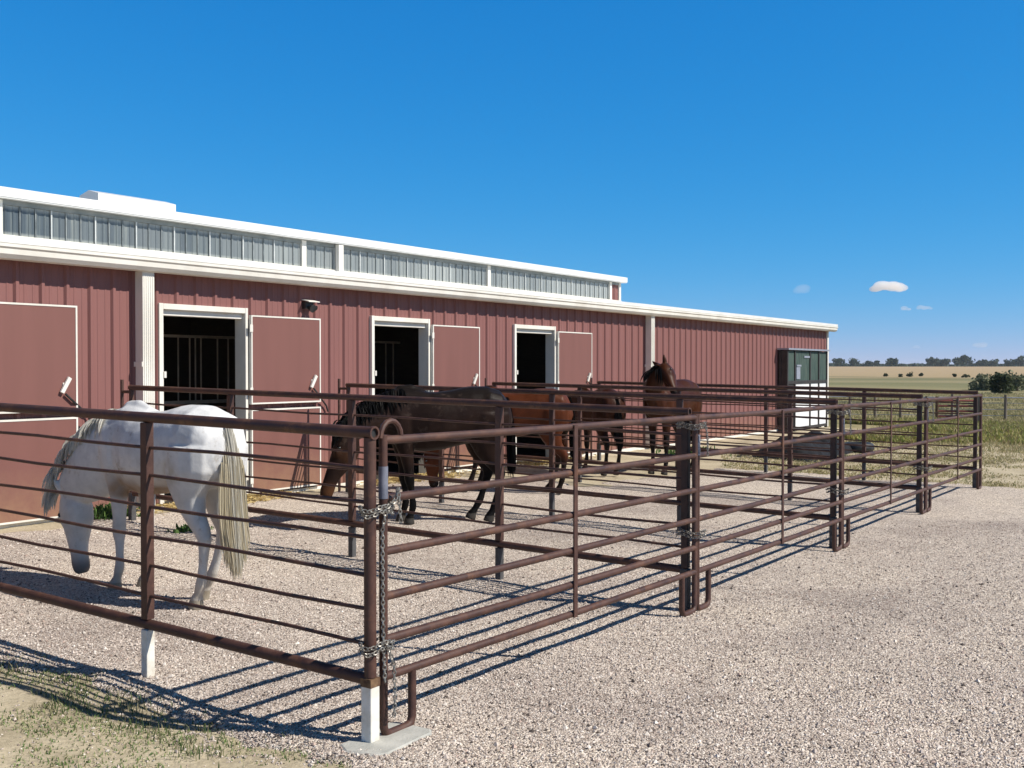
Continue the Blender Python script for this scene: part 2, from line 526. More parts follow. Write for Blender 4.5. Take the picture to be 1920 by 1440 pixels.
def blades(name, pts, hts, wid, cols, lean=0.5, mat=None, parent=None):
    """bent grass blades: pts (n,3), hts (n,), cols (n,3)"""
    n = len(pts)
    a = rng.uniform(0, 2*math.pi, n); b = a + rng.uniform(0.6, 2.4, n)
    dx, dy = np.cos(a), np.sin(a); lx, ly = np.cos(b), np.sin(b)
    w = wid*rng.uniform(0.7, 1.3, n)
    le = lean*rng.random(n)*hts
    V = np.zeros((n,5,3))
    for j, (t, s) in enumerate(((0,-1),(0,1),(0.55,-0.75),(0.55,0.75),(1,0))):
        V[:,j,0] = pts[:,0] + dx*w*s*0.5 + lx*le*t*t
        V[:,j,1] = pts[:,1] + dy*w*s*0.5 + ly*le*t*t
        V[:,j,2] = pts[:,2] + hts*t*(1-0.25*lean*t)
    f = np.array([[0,1,3],[0,3,2],[2,3,4]])
    F = (f[None] + 5*np.arange(n)[:,None,None]).reshape(-1,3)
    return np_mesh(name, V.reshape(-1,3), F, mat or M_LEAF, np.repeat(cols,5,axis=0), parent=parent)

def pick(pal, n, jit=0.2):
    pal = np.array(pal); return pal[rng.integers(0, len(pal), n)]*rng.uniform(1-jit, 1+jit, (n,1))

# short patchy grass on the dirt beside the near cross fence
n = 130000
x = rng.uniform(-1.0, 3.75, n); y = rng.uniform(3.3, 9.5, n)
m = (dirt_edge(x, y) > -0.10) & (vnoise(x*1.6, y*1.6, 41)*0.6 + vnoise(x*5, y*5, 42)*0.4 > 0.40+0.26*rng.random(n))
x, y = x[m], y[m]
o = blades('grass', np.stack([x, y, g(x,y)-0.03+und(x,y)*1.3], -1), rng.uniform(0.008, 0.034, len(x)), 0.007,
       pick([(0.10,0.17,0.05),(0.14,0.22,0.07),(0.22,0.27,0.11),(0.38,0.35,0.20)], len(x)), 0.9)
tag(o, 'short patchy green grass growing on the bare dirt beside the near fence', 'grass', kind='stuff')
# ragged fringe of longer grass where the gravel ends
n = 60000
x = rng.uniform(-1.0, 3.7, n); y = rng.uniform(3.5, 9.5, n)
d = dirt_edge(x, y)
m = (np.abs(d-0.06) < 0.26) & (vnoise(x*2.6, y*2.6, 45)*0.6 + vnoise(x*8, y*8, 46)*0.4 > 0.46+0.2*rng.random(n))
x, y = x[m], y[m]
o = blades('grass', np.stack([x, y, g(x,y)-0.035+und(x,y)], -1), rng.uniform(0.02, 0.085, len(x)), 0.006,
       pick([(0.06,0.10,0.03),(0.10,0.14,0.05),(0.20,0.20,0.10),(0.30,0.27,0.16)], len(x)), 0.9)
tag(o, 'ragged fringe of longer grass along the edge of the gravel beside the near fence', 'grass', kind='stuff')
# rough pasture beyond the yard
n = 260000
z = 17*np.exp(rng.random(n)*math.log(75/17)); u = rng.uniform(0.20, 0.62, n)
x = z*0.820 + u*z*0.572; y = z*0.572 - u*z*0.820
m = (x > 18.3) & (vnoise(x*0.35, y*0.35, 51)*0.55+vnoise(x*1.4, y*1.4, 52)*0.45 > 0.28+0.26*rng.random(n)) & ((y < 9.5) | (x > 36))
x, y = x[m], y[m]
o = blades('pasture_grass', np.stack([x, y, g(x,y)-0.06], -1), rng.uniform(0.03, 0.10, len(x))*(1+sstep(24, 34, x)), 0.022,
       pick([(0.20,0.21,0.09),(0.30,0.28,0.13),(0.42,0.36,0.19),(0.48,0.40,0.24)], len(x)), 0.8)
tag(o, 'rough green and straw coloured pasture grass beyond the far pen', 'grass', kind='stuff')
# band of taller yellow-green weeds in front of the wire fence
n = 60000
z = 36-7.5*rng.random(n)**1.3; u = rng.uniform(0.24, 0.62, n); z = z-2.5*vnoise(u*60, u*0+1.5, 66)*(z < 31)
x = z*0.820 + u*z*0.572; y = z*0.572 - u*z*0.820
dens = vnoise(x*0.5, y*0.5, 61)*0.6 + vnoise(x*1.9, y*1.9, 62)*0.4
m = (dens > 0.30) & ((x > 36) | (y < 9.0)); x, y, dens = x[m], y[m], dens[m]
o = blades('weeds', np.stack([x, y, g(x,y)-0.08], -1), (0.08+0.33*dens)*rng.uniform(0.5, 1.1, len(x)), 0.045,
       pick([(0.21,0.25,0.07),(0.30,0.32,0.09),(0.40,0.38,0.12),(0.40,0.33,0.17),(0.27,0.22,0.11)], len(x)), 0.6)
tag(o, 'tall yellow-green weeds in a band before the distant wire fence', 'weeds', kind='stuff')

# ------------------------------------------------------------------ barn
WY = 11.2                     # plane of the front wall
BX0, BX1 = -9.0, 34.15
EY = WY - 0.22                # eave edge
MY = 14.9                     # clerestory wall
barn = empty('horse_barn', ((BX0+BX1)/2, 18.0, 0.0))
tag(barn, 'long maroon ribbed steel stable with white eaves and a raised clerestory roof', 'barn')
DOORS = [4.33, 8.24, 12.15, 16.06]      # outer left edge of each frame
FW, LEAFW = 1.43, 1.31
DTOP = 2.62
def rib_profile(x0, x1):
    pts = []
    k0 = math.floor(x0/0.305) - 1
    k = k0
    while k*0.305 < x1 + 0.4:
        b = k*0.305
        pts += [(b-0.040, 0.004), (b-0.017, 0.034), (b+0.017, 0.034), (b+0.040, 0.004)]
        for q in (0.1016, 0.2033):
            pts += [(b+q-0.018, 0.004), (b+q-0.009, 0.009), (b+q+0.009, 0.009), (b+q+0.018, 0.004)]
        k += 1
    def at(x):
        for (xa, ha), (xb, hb) in zip(pts[:-1], pts[1:]):
            if xa <= x <= xb: return ha + (hb-ha)*(x-xa)/(xb-xa) if xb > xa else ha
        return 0.004
    return [(x0, at(x0))] + [p for p in pts if x0 < p[0] < x1] + [(x1, at(x1))]
def ribbed(mb, x0, x1, z0, z1, y=WY, sgn=-1):
    pr = rib_profile(x0, x1)
    b = len(mb.v)
    for x, h in pr: mb.v += [(x, y+sgn*h, z0), (x, y+sgn*h, z1)]
    for i in range(len(pr)-1):
        a = b+2*i; mb.f.append((a, a+2, a+3, a+1))
    return mb
w = MB(); cur = BX0
for dx in DOORS:
    ribbed(w, cur, dx+0.03, -0.15, 3.06)
    ribbed(w, dx+0.03, dx+FW-0.03, DTOP-0.02, 3.06)
    cur = dx+FW-0.03
ribbed(w, cur, BX1, -0.15, 3.06)
w.build('front_wall', M_WALL, barn)
w = MB()
w.box(BX1-0.02, BX1+0.02, WY+0.02, 24.8, -0.2, 3.15)
w.box(BX0-0.02, BX0+0.02, WY+0.02, 24.8, -0.2, 3.15)
w.quad((BX1, WY, 3.15), (BX1, 24.8, 3.15), (BX1, 18.01, 4.0), (BX1, 17.99, 4.0))
w.quad((BX0, WY, 3.15), (BX0, 24.8, 3.15), (BX0, 18.01, 4.0), (BX0, 17.99, 4.0))
w.box(BX0, BX1, 24.8, 24.85, -0.2, 3.15)
w.build('end_and_rear_walls', M_WALL, barn)
# lower roof, standing 60 mm thick, ridge at y = 18 past the clerestory
r = MB()
def zroof(y): return 3.255 + 0.118*(min(y, 36-y)-EY)
MX0, MX1 = -9.3, 26.86
r.extrude_x([(EY+0.03, 3.19), (MY+0.05, zroof(MY)-0.06), (MY+0.05, zroof(MY)), (EY+0.03, 3.255)], BX0-0.3, BX1+0.16)
r.extrude_x([(36-EY-0.03, 3.19), (36-MY-0.05, zroof(MY)-0.06), (36-MY-0.05, zroof(MY)), (36-EY-0.03, 3.255)], BX0-0.3, BX1+0.16)
r.extrude_x([(MY+0.05, zroof(MY)-0.06), (18, zroof(18)-0.06), (36-MY-0.05, zroof(MY)-0.06), (36-MY-0.05, zroof(MY)), (18, zroof(18)), (MY+0.05, zroof(MY))], MX1-0.1, BX1+0.16)
r.build('lower_roof', M_ROOF, barn)
r = MB()
r.extrude_x([(EY+0.03, 3.02), (WY-0.005, 3.055), (WY-0.005, 3.075), (EY+0.03, 3.04)], BX0-0.3, BX1+0.15)
r.build('soffit', M_TRIM, barn)
gt = MB()
gt.extrude_x([(EY+0.03, 3.018), (EY-0.035, 3.03), (EY-0.075, 3.075), (EY-0.080, 3.13), (EY-0.100, 3.15), (EY-0.100, 3.185), (EY+0.03, 3.185)], BX0-0.3, BX1+0.15)
gt.build('gutter', M_TRIM, barn)
gt = MB()
gt.extrude_x([(EY-0.075, 3.19), (EY-0.085, 3.195), (EY-0.085, 3.262), (EY+0.2, 3.298), (EY+0.2, 3.285), (EY-0.05, 3.25)], BX0-0.32, BX1+0.17)
gt.build('eave_flashing', M_ROOF, barn)
gt = MB()
gt.box(BX1-0.10, BX1+0.035, WY-0.05, WY+0.14, -0.15, 3.05)
gt.build('corner_trim', M_TRIM, barn)
cur = BX0
for x1, zt in ((DOORS[0]-0.002, 0.10), (DOORS[1]-0.002, 0.12), (DOORS[2]-0.002, 0.10), (DOORS[3]-0.002, 0.08), (21.3, 0.06), (BX1-0.12, 0.03)):
    gt = MB(); gt.box(cur, x1, WY-0.048, WY-0.040, -0.10, zt); gt.build('base_trim', M_TRIM, barn)
    cur = x1+0.004+(FW if x1 < 17 else 0)
# downspouts
for dx in (-5.4, 7.99, 21.4):
    d = MB(); d.box(dx-0.085, dx+0.085, WY-0.19, WY-0.042, 0.05, 3.03)
    for k in range(5): d.box(dx-0.06+k*0.03-0.006, dx-0.06+k*0.03+0.006, WY-0.196, WY-0.190, 0.05, 3.0)
    p = d.build('downspout', M_TRIM, barn, bevel=0.008)
    s = MB(); s.box(dx-0.10, dx-0.087, WY-0.19, WY-0.03, 1.86, 1.92); s.build('strap', M_TRIM, p)
# doors: frame, two-leaf dutch door folded back against the wall on its right
for dx in DOORS:
    dr = MB()
    x0, x1 = dx, dx+FW
    t = 0.062
    dr.box(x0, x0+t, WY-0.06, WY-0.001, -0.05, DTOP+0.04)
    dr.box(x1-0.045, x1, WY-0.06, WY-0.001, -0.05, DTOP+0.04)
    dr.box(x0+t+0.001, x1-0.046, WY-0.058, WY-0.001, DTOP-0.035, DTOP+0.037)
    dr.box(x0+0.012, x0+t-0.002, WY, WY+0.16, -0.05, DTOP)
    dr.box(x1-0.043, x1-0.012, WY, WY+0.16, -0.05, DTOP)
    dr.box(x0+t, x1-0.046, WY+0.002, WY+0.15, DTOP-0.11, DTOP-0.002)
    fr = dr.build('door_frame', M_TRIM, barn, bevel=0.004)
    e = MB(); e.box(x0+t-0.002, x0+t+0.03, WY-0.075, WY-0.0605, 1.72, 1.80); e.build('strike', M_TRIM, fr)
    lx0, lx1 = x1+0.012, x1+0.012+LEAFW
    ly0, ly1 = WY-0.105, WY-0.06
    for z0, z1, up in ((0.13, 1.275, False), (1.345, 2.565, True)):
        e = 0.021
        lf = MB(); lf.box(lx0+e, lx1-e, ly0, ly1, z0+e, z1-e)
        leaf = lf.build('door_leaf', M_DOOR, barn)
        tr = MB()
        tr.box(lx0, lx0+e, ly0-0.006, ly1, z0, z1); tr.box(lx1-e, lx1, ly0-0.006, ly1, z0, z1)
        tr.box(lx0+e, lx1-e, ly0-0.006, ly1, z0, z0+e); tr.box(lx0+e, lx1-e, ly0-0.006, ly1, z1-e, z1)
        tr.build('edge_trim', M_TRIM, leaf)
        for hz in (z0+0.18, z1-0.18):
            hg = MB(); hg.box(lx0-0.03, lx0+0.02, ly0-0.016, ly0-0.0065, hz-0.05, hz+0.05); hg.build('hinge', M_TRIM, leaf)
        if up:
            lt = MB(); cx, cz = lx1-0.17, 1.655
            q = [(-0.065,-0.085), (-0.025,-0.105), (0.075,0.065), (0.035,0.090)]
            lt.rings([[(cx+a, ly0-0.045, cz+b) for a, b in q], [(cx+a, ly0-0.012, cz+b) for a, b in q]])
            lt.box(cx-0.02, cx+0.02, ly0-0.012, ly0, cz-0.02, cz+0.02)
            lt.build('latch', M_TRIM, leaf, bevel=0.004)
            ch = MB()
            ch.tube([(cx+0.0, ly0-0.03, cz-0.11), (cx+0.10, ly0-0.03, cz-0.20), (cx+0.22, WY-0.07, cz-0.27), (cx+0.34, WY-0.05, cz-0.37), (cx+0.38, WY-0.045, cz-0.46)], 0.014, 6)
            ch.build('tie_strap', M_BLACK, leaf, smooth=True)
# interior
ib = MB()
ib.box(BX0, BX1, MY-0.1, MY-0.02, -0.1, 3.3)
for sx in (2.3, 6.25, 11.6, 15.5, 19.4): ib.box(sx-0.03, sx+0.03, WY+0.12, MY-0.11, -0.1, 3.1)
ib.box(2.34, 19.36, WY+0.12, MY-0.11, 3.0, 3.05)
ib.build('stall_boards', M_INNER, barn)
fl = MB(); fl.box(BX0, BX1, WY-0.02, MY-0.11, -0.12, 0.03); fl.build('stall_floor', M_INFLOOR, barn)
for dx in DOORS:
    bars = MB()
    for k in range(26):
        bx = dx+0.1+k*0.105
        if k % 7 in (0, 1, 3): continue
        bars.tube([(bx, 13.1, 1.35), (bx, 13.1, 2.30)], 0.012, 6)
    bars.box(dx-0.1, dx+2.9, 13.08, 13.12, 1.30, 1.35); bars.box(dx-0.1, dx+2.9, 13.08, 13.12, 2.30, 2.34)
    bars.build('stall_grille', M_BAR, barn)
# flood light under the eave
fx = MB(); fx.box(10.70, 10.86, WY-0.10, WY-0.03, 2.70, 2.80); fx.tube([(10.78, WY-0.09, 2.72), (10.78, WY-0.17, 2.70)], [0.03, 0.06], 10)
fx.tube([(10.86, WY-0.09, 2.73), (10.87, WY-0.14, 2.71)], [0.02, 0.04], 10)
f = fx.build('flood_light', M_BLACK, barn)
hd = MB(); hd.rings([[(10.69, WY-0.18, 2.795), (10.91, WY-0.18, 2.795), (10.91, WY-0.03, 2.825), (10.69, WY-0.03, 2.825)], [(10.69, WY-0.18, 2.807), (10.91, WY-0.18, 2.807), (10.91, WY-0.03, 2.837), (10.69, WY-0.03, 2.837)]])
hd.build('hood', M_TRIM, f)
# clerestory
M_MULL = mottled('pale mullion', (0.42,0.45,0.45), (0.56,0.58,0.56), 5, 0.5)
M_GBAR = mottled('grey glazing bar', (0.12,0.145,0.155), (0.30,0.33,0.33), 3, 0.5)
GZ0, GZ1 = 3.80, 4.235
MX = [-9.0, -3.85, 2.2, 8.25, 14.3, 20.35, 26.26]
u = MB(); u.box(MX0, MX1-0.03, MY+0.02, MY+0.06, 3.6, 4.40); u.box(MX1-0.06, MX1-0.02, MY+0.07, 21.0, 3.6, 4.42); u.box(MX0, MX0+0.04, MY+0.07, 21.0, 3.6, 4.42)
u.box(MX0, MX1-0.03, 21.05, 21.1, 3.6, 4.40)
u.build('clerestory_core', M_WALL, barn)
u = MB(); ribbed(u, 26.32, MX1-0.06, 3.72, 4.30, MY+0.018); u.build('clerestory_wall', M_WALL, barn)
for a, b in zip(MX[:-1], MX[1:]):
    pw = MB(); pr = []
    k = 0; x = a+0.05
    while x < b-0.05:
        pr.append((x, 0.0)); pr.append((x+0.05, 0.0)); pr.append((x+0.062, 0.012)); pr.append((x+0.078, 0.012)); pr.append((x+0.09, 0.0)); x += 0.124
    pr = [p for p in pr if p[0] < b-0.05] + [(b-0.05, 0.0)]
    for i, (px, h) in enumerate(pr):
        pw.v += [(px, MY+0.012-h, GZ0), (px, MY+0.012-h, GZ1)]
        if i: pw.f.append((2*i-2, 2*i, 2*i+1, 2*i-1))
    n0 = len(pw.f); x = a+0.09+0.248; k = 1
    while x < b-0.1:                     # dark glazing bars, part of the sheet's own ribbing
        if k % 3: pw.box(x-0.007, x+0.007, MY-0.010, MY+0.006, GZ0, GZ1)
        x += 0.2483; k += 1
    win = pw.build('clerestory_window', M_GLAZE, barn)
    win.data.materials.append(M_GBAR)
    for pl in list(win.data.polygons)[n0:]: pl.material_index = 1
    x = a+0.09+0.745
    while x < b-0.1:
        ml = MB(); ml.box(x-0.010, x+0.010, MY-0.020, MY-0.002, GZ0, GZ1); ml.build('mullion', M_MULL, win); x += 0.745
    po = MB(); po.box(b-0.055, b+0.055, MY-0.04, MY+0.015, 3.72, 4.30); po.build('clerestory_post', M_TRIM, barn)
d = MB(); d.box(15.14, 15.27, MY-0.14, MY-0.045, 3.70, 4.30); d.build('downspout', M_TRIM, barn)
d = MB(); d.box(MX1-0.09, MX1+0.01, MY-0.03, MY+0.017, 3.70, 4.30); d.build('corner_trim', M_TRIM, barn)
d = MB(); d.box(MX0, MX1, MY-0.05, MY+0.015, 3.715, 3.795); d.build('sill_flashing', M_TRIM, barn)
d = MB(); d.box(MX0, MX1, MY-0.02, MY+0.018, 4.238, 4.31); d.build('header_trim', mottled('header shade grey', (0.16,0.185,0.185), (0.24,0.26,0.255), 4, 0.5), barn)  # dark grey puts the eave's shade into the header's colour
d = MB()
ey = MY-0.16
def zm(y): return 4.45 + 0.10*(min(y, 36-y)-ey)
d.extrude_x([(ey, 4.31), (MY+0.02, 4.315), (18, zm(18)-0.06), (36-ey, 4.31), (36-ey, 4.45), (18, zm(18)), (ey, 4.45)], MX0, MX1+0.12)
d.build('clerestory_roof', M_ROOF, barn)
d = MB(); d.extrude_x([(ey-0.012, 4.33), (ey-0.002, 4.33), (ey-0.002, 4.468), (ey-0.012, 4.468)], MX0, MX1+0.14); d.build('clerestory_fascia', M_ROOF, barn)
d = MB(); d.extrude_x([(17.7, zm(17.7)-0.05), (18.3, zm(17.7)-0.05), (18.3, 5.14), (18.0, 5.22), (17.7, 5.14)], 11.75, 13.5); d.build('ridge_vent', M_ROOF, barn)

# ------------------------------------------------------------------ pipe fences and gates
FX = [3.80, 7.35, 10.90, 14.45, 18.00]
FY0, FY1 = 3.50, 10.45
SL = 0.016
def zl(y): return SL*(y-FY0)
def make_fence(white):
    f = empty('pipe_fence', (0, 0, 0))
    ROOTZ = 0.0
    def p(mb, name, mat=M_PIPE, par=f, smooth=True): return mb.build(name, mat, par, smooth=smooth, local=True)
    a = MB()
    n = 12
    a.tube([(0, -0.018, 1.53), (0, FY1-FY0+0.03, 1.53+SL*(FY1-FY0))], 0.030, 14); p(a, 'top_rail')
    a = MB(); a.tube([(0, 0, 0.315), (0, FY1-FY0, 0.315+SL*(FY1-FY0))], 0.030, 14); p(a, 'bottom_rail')
    for k in range(6):
        z = 0.315 + (k+1)*(1.53-0.315)/7 + 0.004*math.sin(k*5.1)
        a = MB()
        pts = []
        for j in range(13):
            y = (FY1-FY0)*j/12
            sag = 0.006*math.sin(j*1.7+k*2.3)
            pts.append((0, y, z+SL*y+sag))
        a.tube(pts, 0.0105, 8); p(a, 'rod')
    for i, y in enumerate((0.0, 1.76, 3.50, 5.25, FY1-FY0)):
        z0 = SL*y
        if i in (0, 4):
            a = MB()
            if white or i == 4:
                a.tube([(0, y, z0+0.33), (0, y, z0+1.505)], 0.0305, 14); q = p(a, 'end_post')
            else:
                a.box(-0.028, 0.028, y-0.028, y+0.028, z0+0.329, z0+1.42); a.tube([(0, y, z0+1.42), (0, y, z0+1.505)], 0.0305, 14); q = a.build('end_post', M_DKPIPE, f, local=True, bevel=0.006)
            b = MB()
            b.box(-0.033, 0.033, y-0.033, y+0.033, z0-0.25, z0+0.325); s = b.build('sleeve', M_SLEEVE if white and i == 0 else M_DKSTEEL, q, local=True, bevel=0.006)
            c = MB(); c.box(-0.0345, 0.0345, y-0.0345, y+0.0345, z0+0.285, z0+0.327)
            if white and i == 0: p(c, 'rust_band', M_RUST, q, False)
            if i == 0:
                e = MB(); ringp = lambda r_, yy: [(r_*math.cos(2*math.pi*k_/16), yy, 1.53+z0+r_*math.sin(2*math.pi*k_/16)) for k_ in range(16)]
                e.rings([ringp(0.0305, y-0.016), ringp(0.034, y-0.017), ringp(0.034, y-0.034), ringp(0.024, y-0.034), ringp(0.024, y-0.0195)], cap=False)
                p(e, 'pipe_collar', M_PIPE, q)
                e = MB(); e.tube([(0, y-0.0195, 1.53+z0), (0, y-0.021, 1.53+z0)], 0.0238, 16); p(e, 'bore_shade_disc', M_BLACK, q)  # black disc paints the shade inside the open pipe end
        else:
            a = MB(); a.box(-0.026, 0.026, y-0.030, y+0.030, z0+0.345, z0+1.50); q = a.build('post', M_PIPE, f, local=True, bevel=0.004)
            b = MB(); b.box(-0.028, 0.028, y-0.028, y+0.028, z0-0.25, z0+0.285); b.build('sleeve', M_SLEEVE if white else M_DKSTEEL, q, local=True, bevel=0.005)
    # latch hook at the barn end
    y = FY1-FY0; z0 = SL*y
    a = MB(); a.tube([(0, y+0.02, 1.48+z0), (0, y+0.18, 1.48+z0)], 0.018, 8); a.tube([(0, y+0.18, z0-0.05), (0, y+0.18, 1.62+z0)], 0.020, 10); p(a, 'latch_upright')
    return f
fence_white = make_fence(True)
fence0 = make_fence(False)
FL = ['maroon pipe cross fence running past the white horse, white sleeved post at the concrete pad',
      'maroon pipe cross fence between the white horse and the dark brown horse',
      'maroon pipe cross fence just behind the dark brown grazing horse',
      'maroon pipe cross fence between the chestnut horse and the two bay horses',
      'maroon pipe cross fence closing the pens at the pasture end, by the tarp']
fences = [fence_white, fence0] + [copy_tree(fence0) for _ in range(3)]
for f, x, lab in zip(fences, FX, FL):
    f.location = (x, FY0, float(g(x, FY0)))
    tag(f, lab, 'fence', 'pipe cross fences dividing the pens')

RAILS = [0.31, 0.495, 0.71, 0.935, 1.20, 1.49]
def make_gate(L, loop):
    f = empty('gate_panel', (0, 0, 0))
    def p(mb, name, mat=M_PIPE, par=f, smooth=True): return mb.build(name, mat, par, smooth=smooth, local=True)
    dz = -0.006*L
    for k, z in enumerate(RAILS):
        a = MB(); a.tube([(0.0, 0, z), (L*0.33, 0, z+dz*0.33-0.004), (L*0.66, 0, z+dz*0.66-0.003), (L, 0, z+dz)], 0.0215, 14); p(a, 'rail')
    for x, s in ((0, 1), (L, -1)):
        z0 = dz*x/L
        a = MB()
        pts = [(x, 0, 1.515+z0), (x, 0, 0.06+z0), (x+s*0.012, 0, 0.028+z0), (x+s*0.04, 0, 0.016+z0), (x+s*0.17, 0, 0.016+z0), (x+s*0.20, 0, 0.028+z0), (x+s*0.212, 0, 0.06+z0), (x+s*0.212, 0, 0.30+z0)]
        a.tube(pts, 0.022, 12); p(a, 'end_upright')
        c = MB(); cpt = []
        for j in range(9):
            an = math.pi*j/8
            cpt.append((x+s*(0.055-0.075*math.cos(an)), 0, 1.50+z0+0.085*math.sin(an)))
        c.tube(cpt, 0.014, 8)
        if s == 1 and loop: p(c, 'hook_loop')
    a = MB(); a.box(L/2-0.020, L/2+0.020, -0.032, -0.022, 0.29+dz/2, 1.50+dz/2); a.build('centre_strap', M_PIPE, f, local=True)
    a = MB(); a.tube([(0, 0, 1.20), (0, 0, 1.36)], 0.0245, 12); p(a, 'sleeve', M_TUBE)
    return f
gate_first = make_gate(3.445, True)
gate0 = make_gate(3.51, False)
GL = ['maroon pipe gate panel with a looped top, chained to the post on the concrete pad',
      'maroon pipe gate panel closing the front of the blackish brown horse pen',
      'maroon pipe gate panel closing the front of the chestnut horse pen',
      'maroon pipe gate panel at the pasture end of the row, closing the bay horses pen']
gates = [gate_first, gate0] + [copy_tree(gate0) for _ in range(2)]
for f, x, lab in zip(gates, FX, GL):
    f.location = (x+0.02, FY0-0.085, float(g(x+0.02, FY0-0.085)))
    if f is gate_first:          # hung a little askew: flush with the corner post, outside the next one
        f.location = (x+0.088, FY0-0.008, float(g(x+0.088, FY0))); f.rotation_euler = (0, 0, -math.atan2(0.077, 3.445))
    tag(f, lab, 'gate', 'pipe gate panels along the front of the pens')

def chain_mesh(paths, lk=0.027, th=0.0037):
    mb = MB()
    for pth in paths:
        P = [Vector(q) for q in pth]
        seg = []; d = 0
        for a, b in zip(P[:-1], P[1:]):
            seg.append((d, (b-a).length, a, b)); d += (b-a).length
        nl = max(2, int(d/(lk*0.74)))
        for i in range(nl):
            s = d*(i+0.5)/nl
            for (s0, l, a, b) in seg:
                if s0 <= s <= s0+l+1e-6: break
            c = a.lerp(b, (s-s0)/max(l, 1e-6)); t = (b-a).normalized()
            n = t.orthogonal().normalized(); w = t.cross(n)
            if i % 2: n, w = w, n
            n = (n+w*0.35).normalized(); 
            ringp = []
            for k in range(9):
                an = 2*math.pi*k/8
                ringp.append(c + t*(lk*0.5*math.cos(an)) + n*(lk*0.31*math.sin(an)))
            mb.tube(ringp, th, 5, cap=False)
    return mb
CL = [('upper', 'steel chain with a long hanging tail, high on the post at the concrete pad'),
      ('second', 'steel chain high on the post between the first and second gate panels'),
      ('third', 'steel chain high on the post between the second and third gate panels'),
      ('fourth', 'steel chain high on the post between the third and fourth gate panels')]
def loop_pts(cx, cy, z, rx, ry, jit=0.012):
    return [(cx+rx*math.cos(a), cy+ry*math.sin(a), z+jit*math.sin(3*a)) for a in [2*math.pi*k/14 for k in range(15)]]
LL = ['lower steel chain low on the post at the concrete pad, short tail hanging', 'lower steel chain low on the post between the first and second gate panels',
      'lower steel chain low on the post between the second and third gate panels', 'lower steel chain low on the post between the third and fourth gate panels']
for i, x in enumerate(FX[:4]):
    z0 = float(g(x, FY0)); cy = FY0-(0.004 if i == 0 else 0.045)
    cx = x + (0.045 if i == 0 else 0.0)
    rx, ry = (0.108, 0.056) if i == 0 else (0.075, 0.115)
    hi, lo = ((1.16, 0.49), (1.44, 0.62), (1.44, 0.62), (1.44, 0.60))[i]
    paths = [loop_pts(cx, cy, z0+hi, rx, ry), loop_pts(cx, cy, z0+hi-0.025, rx*0.96, ry*0.96)]
    e = (cx+0.01, cy-ry, z0+hi)
    if i == 0:
        paths += [[e, (x+0.047, cy-ry+0.02, z0+1.05), (x+0.047, cy-ry+0.02, z0+0.85), (x+0.050, cy-ry+0.02, z0+0.56), (x+0.052, cy-ry+0.01, z0+0.30)],
                  [e, (cx+0.06, cy-ry-0.01, z0+1.19), (cx+0.085, cy-ry-0.01, z0+1.25), (cx+0.105, cy-ry-0.01, z0+1.08)]]
    else:
        paths += [[e, (cx+0.03, cy-ry-0.008, z0+hi-0.12), (cx+0.03, cy-ry-0.008, z0+hi-0.24)]]
    tag(chain_mesh(paths).build('chain', M_CHAIN, None), CL[i][1], 'chain', 'chains holding the gate panels')
    paths = [loop_pts(cx, cy, z0+lo, rx, ry), loop_pts(cx, cy, z0+lo-0.03, rx*0.96, ry*0.96)]
    if i == 0:
        paths += [[(cx+0.01, cy-ry, z0+lo), (cx+0.05, cy-ry-0.01, z0+0.38), (cx+0.06, cy-ry-0.01, z0+0.22), (cx+0.05, cy-ry-0.01, z0+0.12)]]
    tag(chain_mesh(paths).build('chain', M_CHAIN, None), LL[i], 'chain', 'chains holding the gate panels')
pad = MB()
z0 = float(g(3.8, 3.4))
q = [(3.62, 3.50), (3.665, 3.345), (3.72, 3.315), (4.06, 3.325), (4.10, 3.36), (4.085, 3.575), (4.05, 3.60), (3.67, 3.585)]
pad.rings([[(x, y, z0-0.15) for x, y in q], [(x, y, z0+0.012) for x, y in q], [(3.85+(x-3.85)*0.95, 3.43+(y-3.43)*0.95, z0+0.020) for x, y in q]])
tag(pad.build('concrete_pad', M_CONC), 'pale concrete pad in the gravel at the foot of the white sleeved corner post', 'slab')

# ------------------------------------------------------------------ horses
def ell_ring(c, t, ru, rv, lat=(0,1,0), n=20, p=2.0):
    t = Vector(t).normalized(); v = Vector(lat); v = (v - t*v.dot(t)).normalized(); u = v.cross(t).normalized()
    out = []
    for k in range(n):
        a = 2*math.pi*k/n
        ca, sa = math.cos(a), math.sin(a)
        ca = math.copysign(abs(ca)**(2/p), ca); sa = math.copysign(abs(sa)**(2/p), sa)
        out.append(Vector(c) + u*ru*ca + v*rv*sa)
    return out
def loft(mb, pts, lat=(0,1,0), n=20, p=2.0):
    """pts: (x,y,z,ru,rv) ellipses swept along the path; ru lies in the sagittal plane"""
    P = [Vector(q[:3]) for q in pts]; rs = []
    for i, q in enumerate(pts):
        t = P[min(i+1, len(P)-1)] - P[max(i-1, 0)]
        rs.append(ell_ring(P[i], t, q[3], q[4], lat, n, p))
    return mb.rings(rs)

